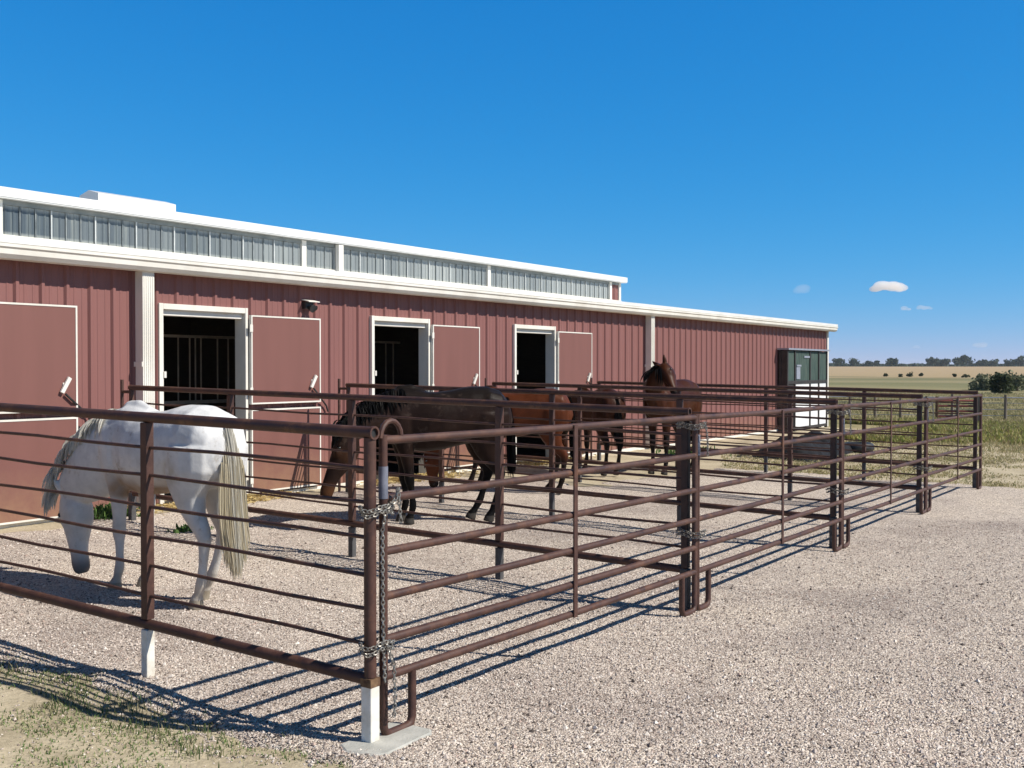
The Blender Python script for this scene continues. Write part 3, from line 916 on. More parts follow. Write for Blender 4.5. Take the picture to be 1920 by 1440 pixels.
TORSO = [(-0.80,0,1.20,0.09,0.07),(-0.755,0,1.19,0.20,0.165),(-0.66,0,1.185,0.285,0.235),(-0.50,0,1.195,0.325,0.275),(-0.33,0,1.20,0.32,0.28),
         (-0.15,0,1.165,0.315,0.285),(0.02,0,1.135,0.325,0.30),(0.18,0,1.125,0.335,0.285),(0.32,0,1.15,0.345,0.245),(0.44,0,1.165,0.345,0.215),(0.56,0,1.15,0.29,0.205),(0.67,0,1.12,0.22,0.18),(0.745,0,1.10,0.11,0.11)]
HIND = [(-0.50,1.22,0.24,0.14),(-0.50,1.05,0.235,0.135),(-0.475,0.92,0.19,0.115),(-0.50,0.80,0.13,0.088),(-0.56,0.68,0.085,0.062),(-0.635,0.585,0.066,0.050),(-0.655,0.53,0.058,0.044),
        (-0.645,0.44,0.042,0.034),(-0.628,0.32,0.034,0.029),(-0.612,0.225,0.040,0.035),(-0.600,0.19,0.041,0.036),(-0.570,0.115,0.034,0.031),(-0.550,0.075,0.047,0.044),(-0.538,0.035,0.056,0.051),(-0.532,0.0,0.062,0.056)]
FORE = [(0.47,1.20,0.17,0.11),(0.45,1.04,0.15,0.105),(0.445,0.90,0.105,0.080),(0.44,0.76,0.073,0.060),(0.435,0.60,0.053,0.046),(0.44,0.515,0.055,0.049),(0.44,0.47,0.052,0.047),
        (0.435,0.40,0.037,0.033),(0.433,0.30,0.032,0.028),(0.435,0.215,0.039,0.034),(0.442,0.185,0.040,0.035),(0.470,0.110,0.033,0.030),(0.490,0.072,0.046,0.043),(0.500,0.035,0.055,0.050),(0.506,0.0,0.061,0.055)]

M_COATS = {}
def coat_mat(name, rough=0.5, sheen=0.2, fleck=None, fl_amt=0.0, fscale=9, spec=0.35, lo=0.68, hi=1.25):
    m, N, L, B = new_mat(name)
    a = N.new('ShaderNodeAttribute'); a.attribute_name = 'tint'
    n = noise_node(N, L, fscale, 5, 0.7)
    n2 = noise_node(N, L, 90, 3, 0.6, sc3=(1,1,0.35))
    var = ramp(N, L, n.outputs[0], [(0.3, (lo,)*3), (0.7, (hi,)*3)])
    c = mixc(N, L, 1.0, a.outputs['Color'], var.outputs[0], 'MULTIPLY')
    if fleck:
        n3 = noise_node(N, L, 6.5, 7, 0.75)
        fr = ramp(N, L, n3.outputs[0], [(0.57, (0,0,0)), (0.70, (fl_amt,)*3)])
        c = mixc(N, L, fr.outputs[0], c, fleck)
    L.new(c, B.inputs['Base Color'])
    B.inputs['Roughness'].default_value = rough
    B.inputs['Specular IOR Level'].default_value = spec
    B.inputs['Sheen Weight'].default_value = 0.0
    n5 = noise_node(N, L, 22, 4, 0.65)
    sm_ = N.new('ShaderNodeMath'); sm_.operation = 'MULTIPLY_ADD'; sm_.inputs[1].default_value = 0.35
    L.new(n2.outputs[0], sm_.inputs[0]); L.new(n5.outputs[0], sm_.inputs[2])
    bump(N, L, sm_.outputs[0], B, 0.35, 0.008)
    return m

def hair(name, roots, dirs, lens, parent, mat, cols, drop=1.0, w=0.012, segs=6, wav=0.02):
    """hanging locks: every lock a flat tapering ribbon cross of two"""
    mb_v = []; mb_f = []; mb_c = []
    for (r, d, ln, c) in zip(roots, dirs, lens, cols):
        p = Vector(r); d = Vector(d).normalized()
        ph = random.random()*6.28; side = Vector((math.cos(ph), math.sin(ph), 0))
        pts = []
        for k in range(segs+1):
            t = k/segs
            pts.append(p + side*wav*math.sin(t*3.0+ph)*t)
            d = (d*(1-0.42*drop) + Vector((0,0,-1))*0.42*drop).normalized()
            p = p + d*(ln/segs)
        for s2 in (side.cross(Vector((0,0,1))).normalized(), side):
            b = len(mb_v)
            for k, q in enumerate(pts):
                t = k/segs
                ww = w*(0.75+0.5*t if t < 0.6 else 1.05*(1-t)/0.4+0.12)
                mb_v.append(q - s2*ww); mb_v.append(q + s2*ww); mb_c += [c, c]
                if k: mb_f.append((b+2*k-2, b+2*k-1, b+2*k+1, b+2*k))
    return np_mesh(name, np.array([tuple(v) for v in mb_v]), np.array(mb_f), mat, np.array(mb_c), smooth=True, parent=parent)

def make_horse(label, loc, heading, s, neck, poll, nose, coat, hairc, mat, hmat, legs=((0,0),(0,0),(0,0),(0,0)), hs=1.0, tail_out=0.0, tail_var=0.2, tail_len=1.0, tail_w=1.0, mane_side=1, voxel=0.014, eyes=True, tail_tip=None):
    """legs: (fore-aft swing of the foot, sideways) for left hind, right hind, left fore, right fore"""
    root = empty('horse', (loc[0], loc[1], float(g(loc[0], loc[1]))), R(heading))
    root.scale = (s, s, s)
    tag(root, label, 'horse', 'horses in the pens')
    mb = MB()
    loft(mb, TORSO, n=24, p=2.15)
    # withers, croup and buttock masses
    loft(mb, [(0.20,0,1.44,0.05,0.04),(0.34,0,1.475,0.07,0.05),(0.46,0,1.46,0.08,0.055),(0.58,0,1.38,0.06,0.05)], n=12)
    for sd in (1, -1):
        loft(mb, [(-0.72,sd*0.11,1.22,0.10,0.08),(-0.62,sd*0.13,1.24,0.20,0.12),(-0.48,sd*0.14,1.27,0.21,0.13),(-0.33,sd*0.14,1.29,0.14,0.10)], n=14)
        loft(mb, [(0.32,sd*0.12,1.28,0.16,0.09),(0.46,sd*0.13,1.18,0.22,0.11),(0.58,sd*0.11,1.05,0.15,0.10)], n=14)
    for i, (base, sd) in enumerate(((HIND,1),(HIND,-1),(FORE,1),(FORE,-1))):
        dx, dy = legs[i]
        pts = []
        top = base[0][1]
        for (x, z, ru, rv) in base:
            k = max(0.0, (1.0-z)/1.0)
            lat = 0.145 - 0.02*min(1, (top-z)/top)
            if base is FORE: lat = 0.130 - 0.015*min(1, (top-z)/top)
            pts.append((x + dx*k, sd*lat + dy*k, z, ru*1.08, rv*1.08))
        loft(mb, pts, n=14)
    # neck
    loft(mb, neck, n=20, p=2.0)
    # head
    P, Q = Vector(poll), Vector(nose)
    ax = (Q-P).normalized(); HL = (Q-P).length
    latv = Vector((0,1,0)); latv = (latv - ax*latv.dot(ax)).normalized()
    fro = latv.cross(ax).normalized()
    nk = Vector(neck[-2][:3])
    if fro.dot(P-nk) < 0: fro = -fro
    hp = []
    for t, ru, rv, off in ((-0.04,0.070,0.060,0.0),(0.06,0.115,0.088,-0.010),(0.20,0.145,0.105,-0.030),(0.34,0.140,0.100,-0.032),(0.48,0.112,0.082,-0.015),(0.62,0.088,0.064,0.0),(0.76,0.074,0.054,0.004),(0.87,0.076,0.058,0.0),(0.95,0.068,0.054,-0.006),(1.0,0.040,0.036,-0.010)):
        c = P + ax*HL*t + fro*off*1.0
        hp.append((*c, ru*hs, rv*hs))
    loft(mb, hp, lat=tuple(latv), n=16)
    for sd in (1, -1):      # cheek and brow, ears
        c = P + ax*0.21*HL/0.66 + latv*sd*0.075 + fro*0.05
        loft(mb, [(*(c-ax*0.05), 0.02, 0.02), (*c, 0.042, 0.035), (*(c+ax*0.05), 0.02, 0.02)], n=10)
        e0 = P - ax*0.0 + latv*sd*0.055 + fro*0.02
        ed = (-ax*0.9 + latv*sd*0.35 + fro*0.35).normalized()
        loft(mb, [(*(e0-ed*0.03),0.034,0.034),(*(e0+ed*0.045),0.040,0.036),(*(e0+ed*0.10),0.031,0.027),(*(e0+ed*0.155),0.009,0.009)], lat=tuple(latv), n=10)
    tmp = mb.build('body_raw', None, None)
    md = tmp.modifiers.new('r', 'REMESH'); md.mode = 'VOXEL'; md.voxel_size = voxel
    sm = tmp.modifiers.new('s', 'SMOOTH'); sm.factor = 0.5; sm.iterations = 7
    dg = bpy.context.evaluated_depsgraph_get(); dg.update()
    me = bpy.data.meshes.new_from_object(tmp.evaluated_get(dg), depsgraph=dg)
    old = tmp.data; bpy.data.objects.remove(tmp); bpy.data.meshes.remove(old)
    me.name = 'body'
    nv = len(me.vertices)
    co = np.zeros(nv*3, dtype=np.float32); me.vertices.foreach_get('co', co); co = co.reshape(-1, 3)
    headt = (co - np.array(P)) @ np.array(ax)/HL
    radial = np.linalg.norm(co - np.array(P) - headt[:,None]*HL*np.array(ax), axis=1)
    inhead = (radial < 0.20) & (headt > -0.25) & (headt < 1.1) & (co[:,0] > 0.70)
    colr = coat(co, np.where(inhead, headt, -1))
    if me.color_attributes: 
        while me.color_attributes: me.color_attributes.remove(me.color_attributes[0])
    a = me.color_attributes.new('tint', 'FLOAT_COLOR', 'POINT')
    cc = np.ones((nv, 4), dtype=np.float32); cc[:, :3] = colr
    a.data.foreach_set('color', cc.ravel())
    me.polygons.foreach_set('use_smooth', [True]*len(me.polygons))
    me.materials.clear(); me.materials.append(mat)
    body = bpy.data.objects.new('body', me); COL.objects.link(body); body.parent = root
    if eyes:
        for sd in (1, -1):
            ey = MB(); c = P + ax*0.25*HL + latv*sd*0.100 + fro*0.055
            loft(ey, [(*(c-ax*0.02),0.004,0.004),(*(c-ax*0.012),0.016,0.014),(*c,0.021,0.018),(*(c+ax*0.012),0.016,0.014),(*(c+ax*0.02),0.004,0.004)], n=10)
            ey.build('eye', M_EYE, root, smooth=True, local=True)
    # mane
    roots = []; dirs = []; lens = []; cols = []
    npth = [Vector(q[:3]) for q in neck]; nr = [q[3] for q in neck]
    for k in range(230):
        t = random.random()*(len(npth)-1.6)+0.7
        i = min(int(t), len(npth)-2); f = t-i
        c = npth[i].lerp(npth[i+1], f); tt = (npth[i+1]-npth[i]).normalized()
        lv = Vector((0,1,0)); lv = (lv-tt*lv.dot(tt)).normalized(); uu = lv.cross(tt).normalized()
        if uu.z < 0: uu = -uu
        ru = nr[i]*(1-f)+nr[i+1]*f
        roots.append(c + uu*(ru-0.01) + lv*random.uniform(-0.012, 0.012))
        sd = mane_side if random.random() < 0.8 else -mane_side
        dirs.append(uu*0.55 + lv*sd*random.uniform(0.5, 1.0) + tt*random.uniform(-0.1, 0.3))
        lens.append(random.uniform(0.18, 0.34)); cols.append(np.array(hairc)*random.uniform(0.75, 1.2))
    hair('mane', roots, dirs, lens, root, hmat, cols, 0.8, 0.013, 6, 0.02)
    roots = []; dirs = []; lens = []; cols = []
    for k in range(26):
        roots.append(P + latv*random.uniform(-0.03, 0.03) + fro*0.05); dirs.append(ax*0.8+fro*0.3); lens.append(random.uniform(0.14, 0.26)); cols.append(np.array(hairc)*random.uniform(0.75, 1.2))
    hair('forelock', roots, dirs, lens, root, hmat, cols, 0.8, 0.012, 6, 0.02)
    # tail
    roots = []; dirs = []; lens = []; cols = []
    for k in range(int(460*tail_w)):
        a_ = random.uniform(0, 6.28); q_ = math.sqrt(random.random()); rr_ = q_*0.05
        dk = random.random()
        zz = 1.395 - 0.34*dk
        ly_ = rr_*math.sin(a_)*(0.45+1.0*dk)*tail_w
        roots.append((-0.74 - 0.07*dk + tail_out + rr_*math.cos(a_)*0.6, ly_, zz))
        dirs.append((-0.46+0.34*dk+random.uniform(-.06,.06), ly_*1.3+random.uniform(-.06,.06), -0.85))
        lens.append(tail_len*random.uniform(0.80, 1.0)*(1.04-0.26*dk)*(1-2.2*abs(ly_)))
        base = np.array(hairc) if tail_tip is None else np.array(hairc)*(1-dk) + np.array(tail_tip)*dk
        cols.append(base*random.uniform(1-tail_var, 1+tail_var*0.6))
    hair('tail', roots, dirs, lens, root, hmat, cols, 0.9, 0.0095, 9, 0.035)
    return root

M_EYE = mottled('dark eye', (0.008,0.006,0.005), (0.012,0.01,0.008), 5, 0.15)
M_HAIR = tint_mat('mane and tail hair', 0.6, 0.2, 0.45)
M_WHITE_COAT = coat_mat('white coat', 0.7, 0.15, (0.26,0.20,0.13), 0.65, spec=0.2, lo=0.88, hi=1.08)
M_DARK_COAT = coat_mat('dark coat', 0.46, 0.0, (0.070,0.048,0.038), 0.8, fscale=5, spec=0.07)
M_BAY_COAT = coat_mat('bay coat', 0.45, 0.0, (0.05,0.018,0.008), 0.7, fscale=5, spec=0.12)

def lerp3(a, b, t): return np.array(a)[None]*(1-t[:,None]) + np.array(b)[None]*t[:,None]
def coat_white(co, h):
    x, y, z = co.T
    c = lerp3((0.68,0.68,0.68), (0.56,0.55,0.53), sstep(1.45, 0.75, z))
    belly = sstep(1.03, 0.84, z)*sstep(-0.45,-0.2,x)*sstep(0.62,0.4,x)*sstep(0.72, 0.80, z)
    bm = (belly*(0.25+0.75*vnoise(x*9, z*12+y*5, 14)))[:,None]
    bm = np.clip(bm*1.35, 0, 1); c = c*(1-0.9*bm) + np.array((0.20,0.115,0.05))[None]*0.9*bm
    dg_ = ((vnoise(x*7, z*7+y*4, 17)*0.6+vnoise(x*19, z*19+y*11, 18)*0.4 > 0.57)*0.16)[:,None]
    c = c*(1-dg_) + np.array((0.33,0.33,0.34))[None]*dg_
    knee = sstep(0.16,0.0,np.abs(z-0.52))*vnoise(x*14, z*14+y*9, 3)
    c = c*(1-0.4*knee[:,None]) + np.array((0.35,0.33,0.30))[None]*0.4*knee[:,None]
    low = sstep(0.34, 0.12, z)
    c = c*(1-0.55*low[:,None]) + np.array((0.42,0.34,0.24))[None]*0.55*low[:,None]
    mz = sstep(0.72, 0.95, h)
    c = c*(1-0.8*mz[:,None]) + np.array((0.10,0.09,0.09))[None]*0.8*mz[:,None]
    st = sstep(0.15, 0.05, np.hypot((x+0.42)*1.0, (z-1.02)))*vnoise(x*25, z*25, 9)
    c = c*(1-0.7*st[:,None]) + np.array((0.35,0.30,0.20))[None]*0.7*st[:,None]
    hoof = z < 0.068
    feet = hoof & (h < 0); c[feet] = (0.30,0.26,0.20)
    return c
def coat_points(body, dark, leg_z=0.62, muzzle=None, top=None):
    def f(co, h):
        x, y, z = co.T
        c = np.repeat(np.array(body)[None], len(x), 0)
        if top is not None:
            t = sstep(1.2, 1.5, z); c = c*(1-t[:,None]) + np.array(top)[None]*t[:,None]
        lg = sstep(leg_z+0.10, leg_z-0.10, z)*(h < 0)
        c = c*(1-lg[:,None]) + np.array(dark)[None]*lg[:,None]
        if muzzle is not None:
            m_ = sstep(0.70, 0.86, h)*sstep(1.02, 0.9, h); c = c*(1-m_[:,None]) + np.array(muzzle)[None]*m_[:,None]
            e_ = sstep(0.14, 0.03, np.abs(h-0.33))*0.5*(h > 0); c = c*(1-e_[:,None]) + np.array(muzzle)[None]*e_[:,None]
        else:
            m_ = sstep(0.72, 0.92, h); c = c*(1-m_[:,None]) + np.array(dark)[None]*m_[:,None]
        feet = (z < 0.068) & (h < 0); c[feet] = (0.05,0.045,0.04)
        return c
    return f

NECK_GRAZE = [(0.36,0,1.18,0.33,0.18),(0.55,0.02,1.13,0.345,0.19),(0.74,0.05,1.05,0.32,0.165),(0.89,0.08,0.96,0.285,0.145),(1.01,0.10,0.87,0.24,0.125),(1.09,0.12,0.79,0.195,0.105),(1.12,0.12,0.72,0.145,0.09)]
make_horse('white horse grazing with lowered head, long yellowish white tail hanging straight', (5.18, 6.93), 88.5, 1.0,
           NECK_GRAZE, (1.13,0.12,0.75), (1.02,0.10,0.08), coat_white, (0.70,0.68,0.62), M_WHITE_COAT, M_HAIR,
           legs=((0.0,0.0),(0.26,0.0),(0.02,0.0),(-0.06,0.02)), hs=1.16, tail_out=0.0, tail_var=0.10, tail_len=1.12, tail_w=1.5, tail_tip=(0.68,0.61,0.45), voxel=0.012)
NECK_SIDE = [(0.36,0,1.20,0.30,0.17),(0.52,0.03,1.22,0.28,0.16),(0.70,0.10,1.20,0.235,0.13),(0.86,0.21,1.16,0.19,0.105),(0.97,0.32,1.12,0.16,0.09),(1.04,0.42,1.07,0.135,0.08),(1.07,0.48,1.03,0.105,0.07)]
make_horse('blackish brown horse in profile, lowering its head towards the nearest stable door', (9.63, 7.73), 139, 1.05,
           NECK_SIDE, (1.07,0.46,1.03), (1.34,0.52,0.36), coat_points((0.019,0.0105,0.008), (0.005,0.0045,0.0045), 0.62, muzzle=(0.060,0.026,0.012), top=(0.012,0.009,0.008)), (0.007,0.0065,0.0065), M_DARK_COAT, M_HAIR,
           legs=((0.02,0.0),(0.18,0.0),(-0.12,0.0),(-0.06,0.0)), tail_len=0.80, tail_w=0.9)
NECK_LOW = [(0.36,0,1.20,0.30,0.17),(0.52,0.0,1.18,0.29,0.16),(0.72,0.0,1.08,0.235,0.13),(0.92,0.0,0.93,0.19,0.105),(1.10,-0.02,0.78,0.16,0.09),(1.22,-0.04,0.66,0.135,0.08),(1.29,-0.05,0.57,0.105,0.07)]
make_horse('orange chestnut horse grazing behind the blackish brown horse, black lower legs', (12.52, 8.64), 122, 1.0,
           NECK_LOW, (1.29,-0.05,0.60), (1.22,-0.05,0.06), coat_points((0.082,0.022,0.0075), (0.012,0.008,0.007), 0.52), (0.008,0.007,0.006), M_BAY_COAT, M_HAIR,
           legs=((-0.06,0.0),(0.10,0.0),(0.28,0.0),(0.12,0.0)), tail_len=0.85)
make_horse('dark bay horse with lowered head, flank in shade and only its rump sunlit', (15.75, 9.25), 62, 0.97,
           NECK_LOW, (1.29,-0.05,0.60), (1.22,-0.05,0.06), coat_points((0.034,0.010,0.004), (0.008,0.006,0.005), 0.70), (0.007,0.006,0.006), M_BAY_COAT, M_HAIR,
           tail_len=0.85)
NECK_UP = [(0.34,0,1.16,0.31,0.18),(0.48,0.0,1.22,0.31,0.17),(0.61,0.01,1.32,0.27,0.15),(0.71,0.04,1.44,0.235,0.135),(0.77,0.09,1.56,0.205,0.12),(0.79,0.16,1.66,0.17,0.105),(0.79,0.22,1.73,0.125,0.085)]
make_horse('bay horse standing with its head raised above the fence rails, black mane', (16.80, 8.28), 181, 1.08,
           NECK_UP, (0.78,0.22,1.74), (0.94,0.54,1.26), coat_points((0.048,0.014,0.005), (0.010,0.007,0.006), 0.70), (0.007,0.006,0.006), M_BAY_COAT, M_HAIR,
           mane_side=-1, hs=1.15, tail_len=0.9, tail_w=1.1)

# ------------------------------------------------------------------ far end of the barn: shed box, tarp, tyre
M_GREEN = mottled('weathered dark green sheet', (0.020,0.040,0.033), (0.042,0.075,0.062), 4, 0.7, c3=(0.10,0.11,0.085), sc3=(4,4,0.5), lo=0.35, hi=0.7)
M_WHITE2 = mottled('white sheet', (0.72,0.72,0.74), (0.80,0.80,0.80), 2.5, 0.5)
M_DARKSTEEL = mottled('dark steel frame', (0.020,0.018,0.017), (0.045,0.036,0.032), 8, 0.6)
sx0, sx1, sy0, sy1 = 29.6, 33.2, 10.88, 11.13
sz = float(g(28, 10)) - 0.03
shed = empty('box_shed', ((sx0+sx1)/2, (sy0+sy1)/2, sz))
tag(shed, 'dark green and white sheeted box standing against the far end of the barn wall', 'shed')
a = MB()
for x in (sx0, sx0+0.62, sx0+1.95, sx0+2.75, sx1-0.08): a.box(x, x+0.08, sy0-0.02, sy0+0.06, sz, sz+2.42)
for x in (sx0, sx1-0.08): a.box(x, x+0.08, sy1-0.08, sy1, sz, sz+2.42)
a.box(sx0+0.081, sx1-0.081, sy0-0.015, sy0+0.055, sz+1.42, sz+1.52); a.box(sx0+0.081, sx1-0.081, sy0-0.015, sy0+0.055, sz+0.05, sz+0.13)
a.build('frame', M_DARKSTEEL, shed, bevel=0.006)
a = MB(); a.box(sx0+0.085, sx1-0.085, sy0+0.01, sy0+0.03, sz+1.52, sz+2.40); gp = a.build('green_panel', M_GREEN, shed)
a = MB(); a.box(sx0+0.78, sx0+1.10, sy0-0.012, sy0+0.008, sz+1.56, sz+1.92); a.box(sx0+0.75, sx0+1.14, sy0-0.03, sy0-0.013, sz+1.94, sz+1.99); a.build('vent', M_GALV, gp)
a = MB(); a.box(sx0+1.45, sx0+1.93, sy0-0.012, sy0+0.008, sz+2.20, sz+2.26); a.build('label_rail', M_GALV, gp)
a = MB(); a.box(sx0+0.70, sx1-0.085, sy0+0.01, sy0+0.03, sz+0.13, sz+1.42); a.build('white_panel', M_WHITE2, shed)
a = MB(); a.box(sx0+0.005, sx0+0.03, sy0+0.065, sy1-0.085, sz+0.05, sz+2.40); a.box(sx0+0.085, sx0+0.61, sy0+0.012, sy0+0.028, sz+0.13, sz+1.42); a.build('side_panel', M_DARKSTEEL, shed)
a = MB(); a.box(sx0-0.06, sx1+0.06, sy0-0.08, sy1+0.03, sz+2.425, sz+2.475); a.build('roof', M_GALV, shed)
# crumpled tarp
xs = np.linspace(20.75, 24.55, 110); ys = np.linspace(7.0, 8.9, 60)
X, Y = np.meshgrid(xs, ys, indexing='ij')
ex = np.clip(1-np.abs((X-22.55)/1.60)**2.6, 0, 1); eyy = np.clip(1-np.abs((Y-7.85)/0.66)**2.2, 0, 1)
H = (ex*eyy)**0.6*1.15*(0.16+0.34*vnoise(X*1.3, Y*1.3, 71)+0.16*np.abs(vnoise(X*3.3, Y*3.3, 72)-0.5)+0.07*np.abs(vnoise(X*8, Y*8, 75)-0.5)) + 0.02*vnoise(X*14, Y*14, 73)
top = np.stack([X, Y, g(X, Y)+H-0.03], -1).reshape(-1,3)
I = np.arange(len(top)).reshape(X.shape)
F = np.stack([I[:-1,:-1], I[1:,:-1], I[1:,1:], I[:-1,1:]], -1).reshape(-1,4)
o = np_mesh('tarp', top, F, mottled('black tarp', (0.007,0.007,0.008), (0.020,0.021,0.026), 3, 0.85, spec=0.15), smooth=True)
tag(o, 'crumpled black tarp lying over a low heap before the far end of the barn', 'tarp')
ty = empty('tyre', (24.15, 7.20, float(g(24.15, 7.20))))
tag(ty, 'black tyre lying flat at the end of the crumpled tarp', 'tyre')
a = MB(); cs = []
for k in range(25):
    an = 2*math.pi*k/24; cs.append((0.26*math.cos(an), 0.26*math.sin(an), 0.09))
a.tube(cs, 0.11, 10, cap=False); a.build('rubber', M_BLACK, ty, smooth=True, local=True)
a = MB(); a.tube([(0,0,0.02),(0,0,0.12)], 0.16, 20); a.build('rim', M_DKSTEEL, ty, local=True)

# ------------------------------------------------------------------ plants near the barn
def leafy(name, c, spread, h, n, pal, label, cat, w=0.03, group=None, stem=True):
    pts = np.stack([c[0]+rng.normal(0, spread*0.5, n), c[1]+rng.normal(0, spread*0.35, n), np.zeros(n)], -1)
    pts[:,2] = g(pts[:,0], pts[:,1]) - 0.03 + rng.random(n)*h*0.55
    o = blades(name, pts, rng.uniform(0.3, 0.6, n)*h, w, pick(pal, n), 1.0)
    tag(o, label, cat, group)
    return o
GR = [(0.05,0.11,0.025),(0.08,0.16,0.035),(0.11,0.19,0.05),(0.04,0.08,0.02)]
leafy('weed_plant', (7.35, 10.85), 0.30, 0.22, 420, GR, 'bright green weed clump growing at the barn wall beside the white downspout', 'weed', group='weeds by the barn')
leafy('weed_plant', (7.30, 9.35), 0.22, 0.12, 200, GR, 'low green weed patch in the gravel behind the white horse', 'weed', group='weeds by the barn')
leafy('weed_plant', (20.6, 9.7), 0.7, 0.22, 500, GR, 'wide green weed patch on the dirt at the far cross fence', 'weed', group='weeds by the barn')
STRAW = [(0.50,0.38,0.16),(0.58,0.46,0.22),(0.42,0.30,0.12)]
def straw(c, sp, n, label):
    a_ = rng.uniform(0, 6.28, n); L_ = rng.uniform(0.05, 0.13, n)
    px = c[0]+rng.normal(0, sp, n); py = c[1]-np.abs(rng.normal(0, 0.22, n)); pz = g(px, py)+und(px, py)+rng.random(n)*0.05
    V = np.zeros((n,4,3)); dx, dy = np.cos(a_)*L_, np.sin(a_)*L_; wx, wy = -np.sin(a_)*0.004, np.cos(a_)*0.004
    for j, (s, w_) in enumerate(((-1,-1),(1,-1),(1,1),(-1,1))):
        V[:,j,0] = px+dx*s*0.5+wx*w_; V[:,j,1] = py+dy*s*0.5+wy*w_; V[:,j,2] = pz+0.02*s*rng.uniform(-1,1,n)
    F = (np.arange(4)[None]+4*np.arange(n)[:,None])
    o = np_mesh('straw', V.reshape(-1,3), F, M_LEAF, np.repeat(pick(STRAW, n), 4, axis=0))
    tag(o, label, 'straw', kind='stuff')
for dx, lab in zip(DOORS[1:], ('loose straw spilled at the sill of the stable door beside the flood light', 'loose straw spilled at the sill of the middle stable door', 'loose straw spilled at the sill of the stable door farthest along the barn')):
    straw((dx+0.75, 11.05), 0.5, 900, lab)

# ------------------------------------------------------------------ distant wire fence, gate, shrubs and trees
def ground_at(px, Z):
    """where a bearing (offset from the view axis) meets the plain at a distance"""
    u = (px-960)/1962
    x = Z*(0.820+u*0.572); y = Z*(0.572-u*0.820)
    return x, y
wf = empty('wire_fence', (44.0, 8.0, float(g(44, 8))-0.075))
tag(wf, 'distant wire fence on weathered posts across the pasture behind the weeds', 'fence')
A = Vector((*ground_at(1500, 40), 0)); B_ = Vector((*ground_at(2250, 37), 0))
zf = float(g(44, 8))-0.075
npst = 15
M_WOOD = mottled('weathered wood', (0.16,0.13,0.10), (0.26,0.22,0.17), 8, 0.9, sc3=(1,1,0.2))
for i in range(npst+1):
    p = A.lerp(B_, i/npst); h = 0.92+0.10*random.random()
    a = MB(); a.tube([(p.x, p.y, zf-0.2), (p.x+random.uniform(-.03,.03), p.y, zf+h)], [0.06, 0.05], 8); a.build('post', M_WOOD, wf, smooth=True)
for z in (0.22, 0.45, 0.68, 0.88):
    a = MB(); a.tube([(*(A.lerp(B_, i/npst)).xy, zf+z-0.01*(i % 2)) for i in range(npst+1)], 0.012 if z < 0.8 else 0.022, 5); a.build('wire', M_GALV, wf)
rg = empty('red_gate', (*ground_at(1795, 36.2), zf))
tag(rg, 'small distant red pipe gate between posts in front of the wire fence', 'gate')
GA = Vector((*ground_at(1757, 36.2), 0)); GB = Vector((*ground_at(1835, 35.9), 0))
M_RED = mottled('faded red paint', (0.22,0.05,0.045), (0.30,0.075,0.06), 5, 0.6)
for z in (0.30, 0.48, 0.66, 0.84):
    a = MB(); a.tube([(GA.x, GA.y, zf+z), (GB.x, GB.y, zf+z)], 0.035, 8); a.build('rail', M_RED, rg, smooth=True)
for t in (0, 0.5, 1):
    p = GA.lerp(GB, t); a = MB(); a.tube([(p.x, p.y, zf-0.1), (p.x, p.y, zf+0.98)], 0.055, 8); a.build('upright', M_WOOD if t else M_RUST, rg, smooth=True)

def shrub(name, px, Z, h, wd, pal, label, cat, n=900, leaf=0.10, group=None, trunk=True):
    x, y = ground_at(px, Z); z0 = float(g(x, y)+ridge(x, y))-0.075
    root = empty(name, (x, y, z0)); tag(root, label, cat, group)
    cl = [(rng.uniform(-0.36, 0.36)*wd, rng.uniform(-0.36, 0.36)*wd, h*(rng.uniform(0.30, 0.78) if cat == 'tree' else rng.uniform(0.10, 0.74)), min(wd, h*1.3)*rng.uniform(0.17, 0.28)) for _ in range(14)]
    k = rng.integers(0, len(cl), n); C = np.array(cl)[k]
    d = rng.normal(0, 1, (n,3)); d /= np.linalg.norm(d, axis=1)[:,None]
    P = C[:,:3] + d*(C[:,3]*rng.uniform(0.5, 1.05, n))[:,None]
    P[:,2] = np.clip(P[:,2], 0.04*h, h*1.02)
    a = rng.normal(0, 1, (n,3)); a /= np.linalg.norm(a, axis=1)[:,None]; b = np.cross(a, rng.normal(0, 1, (n,3))); b /= np.linalg.norm(b, axis=1)[:,None]
    s = leaf*rng.uniform(0.6, 1.4, n)[:,None]
    V = np.stack([P-a*s, P+b*s*0.7, P+a*s, P-b*s*0.7], 1)
    F = np.arange(4)[None]+4*np.arange(n)[:,None]
    np_mesh('crown', V.reshape(-1,3), F, M_LEAF, np.repeat(pick(pal, n, 0.3), 4, axis=0), parent=root)
    t = MB(); t.tube([(0,0,-0.1),(0.03*h,0,h*0.25),(0.02*h,0.02*h,h*0.6)], [0.035*h, 0.026*h, 0.01*h], 7)
    for (cx, cy, cz, cr) in cl[:5]: t.tube([(0.02*h,0,h*0.25),(cx*0.6,cy*0.6,cz*0.75),(cx,cy,cz)], [0.018*h,0.012*h,0.004*h], 5)
    t.build('trunk' if cat == 'tree' else 'stems', M_WOOD, root, smooth=True, local=True)
    return root
SAGE = [(0.16,0.18,0.11),(0.20,0.21,0.13),(0.12,0.14,0.08)]
DKG = [(0.035,0.05,0.02),(0.05,0.07,0.03),(0.07,0.085,0.04)]
shrub('shrub', 1840, 84, 1.4, 2.4, SAGE, 'grey-green sage shrub left of the dark green rounded bush', 'shrub', 900, 0.11, 'shrubs on the pasture')
shrub('shrub', 1880, 74, 1.55, 1.7, DKG, 'dark green rounded bush among the grey sage shrubs on the pasture', 'shrub', 1300, 0.11, 'shrubs on the pasture')
